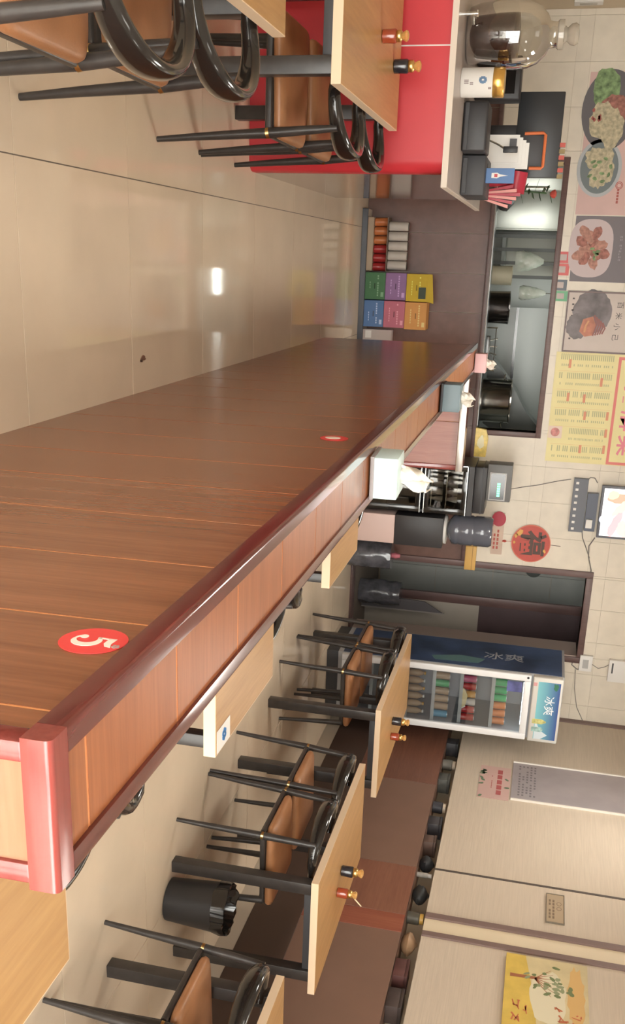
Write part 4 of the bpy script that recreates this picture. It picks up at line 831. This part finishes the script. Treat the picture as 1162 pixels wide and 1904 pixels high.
c0, c1 = at(1110, 903, Y=YW - .09), at(1108, 998, Y=YW - .09)
t = thing('wall_screen', 'bright screen showing red food pictures at the top edge above the socket bar', 'screen', ((c0.x + c1.x) / 2, YW - .05, c1.z)); w_ = (c1.x - c0.x) / 2 + .005; h_ = .50
obj('casing', G().box(-w_, w_, -.045, .0, 0, h_, .004), slate, t, 40); obj('wall_mount', G().box(-.06, .06, 0, .049, .2, .35), slate, t); frs = far((0, -.0455, 0))
def em(n, c, s_): return mat(n, c, .4, emit=c, estr=s_)
obj('screen_field', G().rect(-w_ + .02, w_ - .02, .022, h_ - .02, frs, 0, .0008), em('screen_white', (.92, .90, .90), .75), t)
for k, (a, b, ra, rb, c_) in enumerate(((-.12, .16, .035, .085, (.85, .25, .18)), (-.15, .11, .03, .04, (.90, .55, .3)), (-.05, .2, .03, .09, (.9, .5, .35)), (.10, .15, .03, .10, (.85, .3, .32)), (.06, .06, .04, .03, (.45, .5, .62)), (.13, .24, .05, .06, (.86, .38, .36)), (-.02, .10, .03, .02, (.6, .62, .72)))): obj('picture_patch', G().ell(a, b * .9, ra * 1.2, rb * 1.15, frs, .001 + k * .0002, .0012 + k * .0002, 18, .12, .4 * k), em('screen_%d' % k, c_, .7), t)
def wall_box(px, label, th, m, nm='wall_box'):
    a0, a1, b0, b1 = wall_rect(*px); t = thing(nm, label, 'box', ((a0 + a1) / 2, YP, (b0 + b1) / 2)); w_, h_ = (a1 - a0) / 2, (b1 - b0) / 2
    obj('case', G().box(-w_, w_, -th, 0, -h_, h_, .004), m, t, 40); return t, w_, h_, th
t, w_, h_, th = wall_box((1077, 1101, 1217, 1246), 'small white socket box on the wall between doorway and fridge top', .035, white); obj('sockets', G().rect(-w_ * .5, w_ * .6, -h_ * .5, h_ * .4, far((0, -th - .0003, 0)), 0, .001), mat('socket_grey', (.45, .44, .43), .5), t)
t, w_, h_, th = wall_box((1130, 1175, 1226, 1266), 'white router-like box high on the wall above the fridge', .05, white); obj('dark_slot', G().rect(-w_ * .75, w_ * .2, -h_ * .75, -h_ * .62, far((0, -th - .0003, 0)), 0, .001), dark_grey, t)
def cable(label, pts, r=.0035, m=None):
    o = obj('cable', G().tube(pts, r, 6), m or mat('cable_grey', (.22, .20, .19), .6), None, 60); tag(o, label, 'cable', 'wall cables')
def wp(*q): return [at(x, y, Y=YW - .006) for x, y in q]
cable('thin grey cable rising from the digital box to the socket bar', [Vector((at(945, 910, Y=8.1).x, 8.12, 1.36))] + wp((970, 906), (1000, 902), (1035, 895), (1062, 891)))
cable('long grey cable hanging from the screen down beside the door frame', wp((1106, 1000), (1095, 1015), (1094, 1035), (1099, 1060), (1097, 1080), (1091, 1105), (1088, 1150), (1084, 1200), (1080, 1219)), .005)
cable('grey cable looping from the socket bar into the door-side cable', wp((1082, 989), (1083, 1000), (1090, 1020), (1096, 1038)), .004)
cable('thin cable drooping from the socket box down to the fridge', wp((1086, 1247), (1072, 1244), (1063, 1236), (1066, 1222), (1076, 1219)), .005)
cable('thin cable sagging from the socket box to the corner trim', wp((1070, 1245), (1068, 1280), (1072, 1315), (1084, 1342)), .003)
cable('pair of thin cables running from the socket box to the high white box', wp((1100, 1235), (1112, 1243), (1125, 1240), (1132, 1236)), .003)
cable('loop of black cable above the socket bar by the screen', wp((1090, 895), (1098, 888), (1106, 889), (1111, 898)), .004)

# ================================================================ right wall pictures
def rw_thing(nm, label, cat, px, m, th):
    """sheet on the right wall; px = (image x low, image x high, image y far, image y near)"""
    xm, ym = (px[0] + px[1]) / 2, (px[2] + px[3]) / 2; y0, y1 = at(xm, px[3], X=XR).y, at(xm, px[2], X=XR).y; z0, z1 = at(px[0], ym, X=XR).z, at(px[1], ym, X=XR).z
    t = thing(nm, label, cat, (XR - .0005, (y0 + y1) / 2, z0)); w_, h_ = (y1 - y0) / 2, z1 - z0
    obj('panel', G().rect(-w_, w_, 0, h_, side((0, 0, 0)), 0, th), m, t); return t, w_, h_, side((-th - .0003, 0, 0))
t, w_, h_, fr = rw_thing('tree_painting', 'canvas painting of a green tree on yellow ground with red script', 'painting', (929, 1096, 1790, 2090), mat('canvas_pale', (.62, .52, .30), .6, var=.12, vscale=6), .025)
yel = mat('canvas_yellow', (.66, .47, .10), .6, var=.12, vscale=9); tr = mat('canvas_trunk', (.36, .13, .06), .6)
obj('yellow_ground', G().rect(-w_, w_, 0, h_ * .2, fr, 0, .0006).prism([(-w_, h_ * .2), (w_, h_ * .2), (w_, h_ * .34), (w_ * .2, h_ * .42), (-w_ * .4, h_ * .36), (-w_, h_ * .24)], fr, 0, .0006), yel, t)
obj('white_glow', G().ell(-w_ * .45, h_ * .52, w_ * .36, h_ * .22, fr, .0007, .0009, 28, .1), mat('canvas_glow', (.72, .66, .48), .6), t)
obj('orange_blush', G().ell(-w_ * .5, h_ * .86, w_ * .42, h_ * .10, fr, .0007, .0009, 28, .15), mat('canvas_orange', (.66, .42, .16), .6), t)
tx = -w_ * .68
obj('trunk', G().prism([(tx - .015, h_ * .06), (tx + .014, h_ * .06), (tx + .006, h_ * .34), (tx - .012, h_ * .45), (tx - .017, h_ * .34)], fr, .001, .0014), tr, t)
for k in range(26): obj('leaf_print', G().ell(tx + .03 + random.gauss(0, .05), h_ * .55 + random.gauss(0, .055), random.uniform(.012, .024), random.uniform(.008, .014), fr, .0015 + k * .00003, .0018 + k * .00003, 9, .2, random.uniform(0, 3)), [mat('canvas_leaf_a', (.17, .21, .09), .6), mat('canvas_leaf_b', (.28, .31, .17), .6)][k % 2], t)
for k in range(7): obj('branch', G().ribbon([(tx, h_ * .36), (tx + .02 * (k - 3) + .01, h_ * .46), (tx + .038 * (k - 3) + .02, h_ * .56 + .01 * (k % 3))], [.008, .005, .002], fr, .0013, .0015), tr, t)
red_ink = mat('canvas_red', (.58, .17, .08), .6)
for k, (a, b, s_) in enumerate(((-.30, .16, .9), (-.22, .22, 1.1), (-.32, .66, .8), (-.18, .70, 1.), (-.26, .86, 1.), (-.12, .82, .9), (-.10, .14, 1.1), (.05, .20, 1.))):
    for j in range(4): obj('script_stroke', G().ribbon([(w_ * a + random.uniform(-.035, .035) * s_, h_ * b + random.uniform(-.03, .03) * s_), (w_ * a + random.uniform(-.035, .035) * s_, h_ * b + random.uniform(-.03, .03) * s_)], [.010, .005], fr, .0022, .0025), red_ink, t)
t, w_, h_, fr = rw_thing('switch_plate', 'small framed tan plate with faint print on the ribbed wall', 'sign', (1016, 1048, 1666, 1718), mat('plate_tan', (.44, .34, .23), .5), .008)
obj('frame', G().rect(-w_ - .004, -w_, -.004, h_ + .004, side((0, 0, 0)), 0, .012).rect(w_, w_ + .004, -.004, h_ + .004, side((0, 0, 0)), 0, .012).rect(-w_, w_, -.004, 0, side((0, 0, 0)), 0, .012).rect(-w_, w_, h_, h_ + .004, side((0, 0, 0)), 0, .012), mat('plate_edge', (.20, .17, .13), .5), t)
obj('ring_print', G().ribbon([(-w_ * .35 + .018 * math.cos(q), h_ * .72 + .014 * math.sin(q)) for q in [2 * PI * i / 16 for i in range(17)]], .003, fr, 0, .0005).ribbon([(.0 + .018 * math.cos(q), h_ * .72 + .014 * math.sin(q)) for q in [2 * PI * i / 16 for i in range(17)]], .003, fr, 0, .0005), mat('plate_ink', (.22, .16, .11), .6), t)
obj('line_print', bars(G(), -w_ * .6, w_ * .8, h_ * .12, h_ * .55, 2, 6, fr, 0, .0005), mat('plate_ink', (.22, .16, .11), .6), t)
t, w_, h_, fr = rw_thing('notice_holder', 'long grey acrylic notice holder with bright side edges above the pink card', 'notice', (950, 1210, 1436, 1505), mat('notice_grey', (.36, .32, .33), .4, var=.06), .006)
obj('side_rail', G().rect(-w_ - .012, -w_, 0, h_, side((0, 0, 0)), 0, .016), mat('rail_bright', (.80, .76, .70), .25), t); obj('side_rail', G().rect(w_, w_ + .012, 0, h_, side((0, 0, 0)), 0, .016), mat('rail_bright', (.8, .76, .7)), t)
o = obj('table_print', bars(G(), -w_ * .85, w_ * .85, .05, .20, 5, 12, fr, 0, .0005, .55, .5), mat('notice_ink', (.20, .18, .19), .6), t); o['kind'] = 'stuff'
t, w_, h_, fr = rw_thing('pink_card', 'small pink card with green leaves hanging below the grey notice holder', 'card', (890, 948, 1426, 1486), mat('card_pink', (.60, .40, .36), .5), .003)
for k in range(12): obj('leaf_print', G().ell(random.uniform(-w_, w_) * .9, h_ * random.choice((.08, .14, .9)) + random.uniform(-.006, .006), .022, .012, fr, 0, .0005, 9, .2, random.uniform(0, 3)), mat('card_leaf', (.13, .20, .12), .6), t)
obj('red_title', bars(G(), -w_ * .8, w_ * .8, h_ * .58, h_ * .74, 1, 5, fr, .0, .0006, .8, 1, 0), mat('card_red', (.42, .10, .10), .6), t); obj('thin_line', bars(G(), -w_ * .4, w_ * .4, h_ * .40, h_ * .45, 1, 8, fr, .0, .0006), mat('card_red', (.4, .1, .1)), t)

# ================================================================ odds and ends on the recessed shelf of the right wall
def shelf_item(i, kind, ypx, w_, h_, col, label, lid=None):
    y = at(812 - (ypx - 1500) * .13, ypx, X=3.92).y; z = 1.0465; m = mat('odds_%d' % i, col, .5, var=.2, vscale=12)
    t = thing(kind, label, kind.replace('_', ' '), (3.935, y, z))
    if kind in ('jar', 'bottle'):
        obj('body', G().lathe([(w_ * .9, 0), (w_, .004), (w_, h_ * .7), (w_ * .8, h_ * .78)], seg=16), m, t, 40); obj('lid', G().lathe([(w_ * .85, h_ * .78), (w_ * .85, h_)], seg=16), mat('odds_lid_%d' % i, lid or (.6, .55, .45), .4), t, 40)
    elif kind in ('cloth_bundle', 'black_bag'):
        g = G(); P = []
        for k in range(7):
            u = k / 6; r = math.sin(.35 + u * 2.5)
            P.append([g.bm.verts.new((.06 * r * math.cos(2 * PI * j / 16) * (1 + random.uniform(-.15, .15)), w_ * r * math.sin(2 * PI * j / 16) * (1 + random.uniform(-.15, .15)), u * h_)) for j in range(16)])
        for r0, r1 in zip(P, P[1:]):
            for j in range(16): g.bm.faces.new((r0[j], r0[(j + 1) % 16], r1[(j + 1) % 16], r1[j]))
        g.bm.faces.new(P[0][::-1]); g.bm.faces.new(P[-1]); obj('bundle', g, m, t, 50); obj('knot', G().lathe([(.012, h_ - .004), (.016, h_ + .004), (.006, h_ + .01)], seg=10), m, t, 40)
    else:
        obj('box', G().box(-.06, .06, -w_, w_, 0, h_ * .8, .003), m, t, 40); obj('lid', G().box(-.062, .062, -w_ - .002, w_ + .002, h_ * .8, h_, .002), mat('odds_lid_%d' % i, lid or [c * .7 for c in col], .5), t, 40)
for i, a in enumerate((('storage_box', 1385, .055, .10, (.05, .05, .055), 'dark storage box at the fridge end of the wall shelf'), ('jar', 1418, .045, .105, (.16, .15, .13), 'grey jar with pale lid on the wall shelf near the fridge', (.55, .46, .36)), ('storage_box', 1452, .06, .09, (.10, .10, .09), 'olive grey box beside the grey jar on the wall shelf'), ('jar', 1498, .045, .10, (.05, .05, .06), 'dark jar with cream lid below the grey notice holder', (.62, .52, .40)), ('storage_box', 1535, .06, .10, (.055, .05, .055), 'black box under the notice end of the wall shelf'), ('storage_box', 1570, .05, .085, (.12, .075, .06), 'brown box beside the crumpled black bag on the wall shelf'), ('black_bag', 1605, .07, .095, (.022, .022, .025), 'crumpled black bag on the wall shelf by the thin dark joint'), ('bottle', 1625, .018, .10, (.45, .42, .38), 'slim white bottle in front of the black bag on the wall shelf', (.6, .58, .55)), ('black_bag', 1662, .075, .10, (.03, .03, .03), 'larger dark bag on the wall shelf next to the amber jar'), ('jar', 1706, .04, .105, (.10, .09, .07), 'jar with amber-gold lid below the brown trims', (.60, .36, .08)), ('cloth_bundle', 1755, .09, .09, (.34, .21, .12), 'tan cloth bundle on the wall shelf below the brown trims'), ('storage_box', 1815, .08, .085, (.12, .05, .045), 'dark red box on the wall shelf below the tree painting'), ('storage_box', 1872, .08, .09, (.07, .05, .045), 'dark brown box at the near end of the wall shelf'))): shelf_item(i, *a)

# ================================================================ left wall switch
t = thing('wall_switch', 'pale switch plate on the wall beside the glass wine jar', 'switch', (XL + .0005, at(1095, 3, X=XL).y, at(1095, 3, X=XL).z))
obj('plate', G().box(0, .012, -.06, .06, -.10, .10, .003), white, t, 40); obj('rocker', G().box(.012, .016, -.03, .03, -.06, .06, .002), mat('rocker_grey', (.5, .47, .42), .4), t, 40)

# ================================================================ kitchen seen through the hatch
def kat(x, y, Y): return at(x, y, Y=Y)
KY = 9.0
t = thing('stove_bench', 'dark stove bench just inside the kitchen hatch', 'stove', (0, 0, 0)); obj('bench', G().box(-1.4, 1.84, 8.86, 9.5, 0, .98, .004), steel_dark, t, 40); obj('rail', G().tube([(-.75, 8.84, 1.0), (1.3, 8.84, 1.0)], .012, 8), steel, t, 40)
def pot(px, label, m, name, KY=9.1, handles=True):
    a, b = kat((px[0] + px[1]) / 2, px[2], KY).x, kat((px[0] + px[1]) / 2, px[3], KY).x; z1 = kat(px[1], (px[2] + px[3]) / 2, KY).z; r = (b - a) / 2; h = z1 - .981
    t = thing(name, label, 'pot', ((a + b) / 2, KY, .981)); obj('pot_body', G().lathe([(r * .8, 0), (r * .97, .01), (r, h - .01), (r * 1.03, h), (r * .96, h), (r * .93, .02)], seg=30), m, t, 50)
    if handles:
        for s_ in (-1, 1): obj('handle', G().tube([(s_ * r, -.03, h * .75), (s_ * (r + .035), -.02, h * .78), (s_ * (r + .035), .02, h * .78), (s_ * r, .03, h * .75)], .006, 6), m, t, 40)
pot((912, 947, 541, 602), 'black wok-like pot in the middle of the kitchen hatch', mat('pot_black', (.16, .145, .14), .2, metal=1), 'cooking_pot', handles=False)
pot((905, 949, 703, 786), 'large shiny steel pot with handles in the kitchen hatch', mat('pot_steel', (.38, .36, .33), .16, metal=1), 'cooking_pot')
pot((915, 952, 494, 530), 'cream bucket beside the black pot in the kitchen', mat('bucket_cream', (.50, .46, .34), .4), 'bucket', 9.25, False)
for k, (x0_, x1_, z_) in enumerate(((.33, .74, 1.0),)):
    a = kat(930, 610, 8.98).x; b = kat(930, 690, 8.98).x
    t = thing('wire_rack', 'thin wire ladle rack between the two pots', 'rack', (a, 8.98, .981)); obj('post', G().tube([(.0, 0, 0), (0, 0, .12)], .006, 6), steel, t); obj('post', G().tube([(b - a, 0, 0), (b - a, 0, .12)], .006, 6), steel, t); obj('bar', G().tube([(0, 0, .11), (b - a, 0, .11)], .005, 6), steel, t)
    t2 = thing('ladle_tray', 'dark tray of utensils beside the black pot', 'tray', ((a + b) / 2, 9.15, .981)); obj('tray', G().box(-.10, .10, -.05, .05, 0, .06, .006), steel_dark, t2, 40)
    for j in range(3): obj('utensil', G().tube([(-.06 + .05 * j, 0, .05), (-.08 + .07 * j, .01, .12)], .006, 6), steel, t2)
ky = 10.0; a0, a1 = kat(975, 335, ky).x, kat(975, 428, ky).x
t = thing('steel_cabinet', 'tall stainless steel cabinet in the kitchen', 'cabinet', (a0 - .25, ky, 0)); wd = a1 - a0 + .25
brushed = mat('brushed_steel', (.50, .52, .48), .35, metal=.75, var=.12, vscale=2)
obj('body', G().box(0, wd, .02, .55, 0, 2.1, .004), brushed, t, 40); obj('door', G().box(.012, wd * .5 - .004, 0, .02, .1, 2.08, .006), brushed, t, 40); obj('door', G().box(wd * .5 + .004, wd - .012, 0, .02, .1, 2.08, .006), brushed, t, 40); obj('handle', G().tube([(wd * .46, -.02, 1.15), (wd * .46, -.02, 1.4)], .008, 8), steel, t, 40)
b0_, b1_ = kat(975, 436, ky).x, kat(975, 512, ky).x
t = thing('steel_shelving', 'steel shelving frame beside the tall steel cabinet', 'shelving', (b0_, ky, 0)); wd = b1_ - b0_
for x in (0, wd * .33, wd * .66, wd): obj('upright', G().box(x, x + .03, 0, .03, 0, 2.1), mat('upright_grey', (.10, .10, .095), .4), t)
for z in (.6, 1.02, 1.6, 2.05): obj('shelf', G().box(0, wd + .03, .03, .4, z, z + .03), mat('shelf_grey', (.30, .31, .29), .4), t)
obj('back_sheet', G().box(0, wd + .03, .41, .42, 0, 2.1), mat('back_pale', (.62, .61, .55), .4), t)
bagm = mat('clear_bag', (.75, .84, .72), .15, var=.3, vscale=12, bump=.8, bscale=20, trans=.35)
def hang_bag(px, label):
    a, b = kat((px[0] + px[1]) / 2, px[2], 9.5).x, kat((px[0] + px[1]) / 2, px[3], 9.5).x; z0, z1 = kat(px[0], px[2], 9.5).z, kat(px[1], px[2], 9.5).z
    t = thing('hanging_bag', label, 'bag', ((a + b) / 2, 9.55, z0)); w_, h_ = (b - a) / 2, z1 - z0; g = G(); P = []
    for k in range(9):
        u = k / 8; r = (1 - .8 * u ** 2.2) * (1 if u > .1 else .8)
        P.append([g.bm.verts.new((w_ * r * math.cos(2 * PI * j / 18) * (1 + random.uniform(-.1, .1)), .05 * r * math.sin(2 * PI * j / 18) * (1 + random.uniform(-.2, .2)), u * h_)) for j in range(18)])
    for r0, r1 in zip(P, P[1:]):
        for j in range(18): g.bm.faces.new((r0[j], r0[(j + 1) % 18], r1[(j + 1) % 18], r1[j]))
    g.bm.faces.new(P[0][::-1]); g.bm.faces.new(P[-1]); obj('bag', g, bagm, t, 60); obj('hook_cord', G().tube([(0, 0, h_), (0, 0, 2.3 - z0)], .003, 6), steel, t)
hang_bag((960, 1013, 466, 506), 'pale plastic bag hanging in the kitchen under the first red card')
hang_bag((966, 1016, 531, 559), 'second pale plastic bag hanging in the kitchen above the black pot')
t = thing('hanging_rail', 'steel rail under the kitchen ceiling that carries the bags', 'rail', (-.3, 9.55, 2.3)); obj('rail', G().tube([(-.6, 0, 0), (1.4, 0, 0)], .008, 8), steel, t); obj('hanger', G().tube([(-.5, 0, 0), (-.5, 0, .6)], .006, 6).tube([(1.3, 0, 0), (1.3, 0, .6)], .006, 6), steel, t)
a = kat(930, 368, 9.0); t = thing('black_sack', 'black plastic sack slumped in the kitchen hatch beside the counter', 'sack', (a.x, 9.0, .981))
g = G(); P = []
for k in range(7):
    u = k / 6; r = math.sin(.5 + u * 2.2); P.append([g.bm.verts.new((.105 * r * math.cos(2 * PI * j / 16) * (1 + random.uniform(-.08, .08)), .08 * r * math.sin(2 * PI * j / 16), u * .16)) for j in range(16)])
for r0, r1 in zip(P, P[1:]):
    for j in range(16): g.bm.faces.new((r0[j], r0[(j + 1) % 16], r1[(j + 1) % 16], r1[j]))
g.bm.faces.new(P[0][::-1]); g.bm.faces.new(P[-1]); obj('sack', g, black_plastic, t, 50); obj('tie', G().lathe([(.014, .155), (.02, .168), (.008, .18)], seg=10), black_plastic, t, 40)
# dark hood duct leaning over the big pot, grey panel behind
t = thing('hood_duct', 'dark sloping hood duct above the large steel pot', 'hood', (kat(960, 745, 9.4).x, 9.4, 0))
obj('duct', G().prism([(-.42, 1.02), (.22, 1.02), (.40, 1.30), (.34, 1.62), (.10, 1.40), (-.10, 1.28)], far((0, 0, 0)), -.25, 0), mat('hood_dark', (.075, .078, .075), .35, metal=.4), t); obj('duct_riser', G().box(.12, .40, .02, .26, 1.6, 2.88), mat('hood_dark', (.07, .07, .07)), t)
t = thing('grey_partition', 'grey steel wall panel behind the large steel pot', 'panel', (kat(970, 572, 10.3).x, 10.3, 0)); wd = 1.75 - t.location.x
obj('panel', G().box(0, wd, 0, .04, 0, 2.4), mat('panel_grey', (.30, .31, .30), .4, metal=.3), t); obj('shelf_rail', G().box(0, wd, -.03, 0, 1.20, 1.225), steel_dark, t)

for o in list(bpy.data.objects):
    if o.name.split('.')[0] in ('print', 'small_text', 'small_print', 'line_print', 'red_script', 'marks', 'digits', 'red_title', 'thin_line'): o['kind'] = 'stuff'
# scrap on the aisle floor
c = at(265, 666, Z=0); t = thing('food_scrap', 'tiny brown scrap lying on the aisle floor beside the partition', 'scrap', (c.x, c.y, 0))
obj('scrap', G().ell(0, 0, .010, .022, flat((0, 0, 0)), .0004, .004, 14, .25), mat('scrap_brown', (.20, .10, .065), .6), t); obj('curl', G().ell(.008, -.02, .005, .008, flat((0, 0, 0)), .0004, .006, 10, .2), mat('scrap_dark', (.06, .03, .02), .6), t)
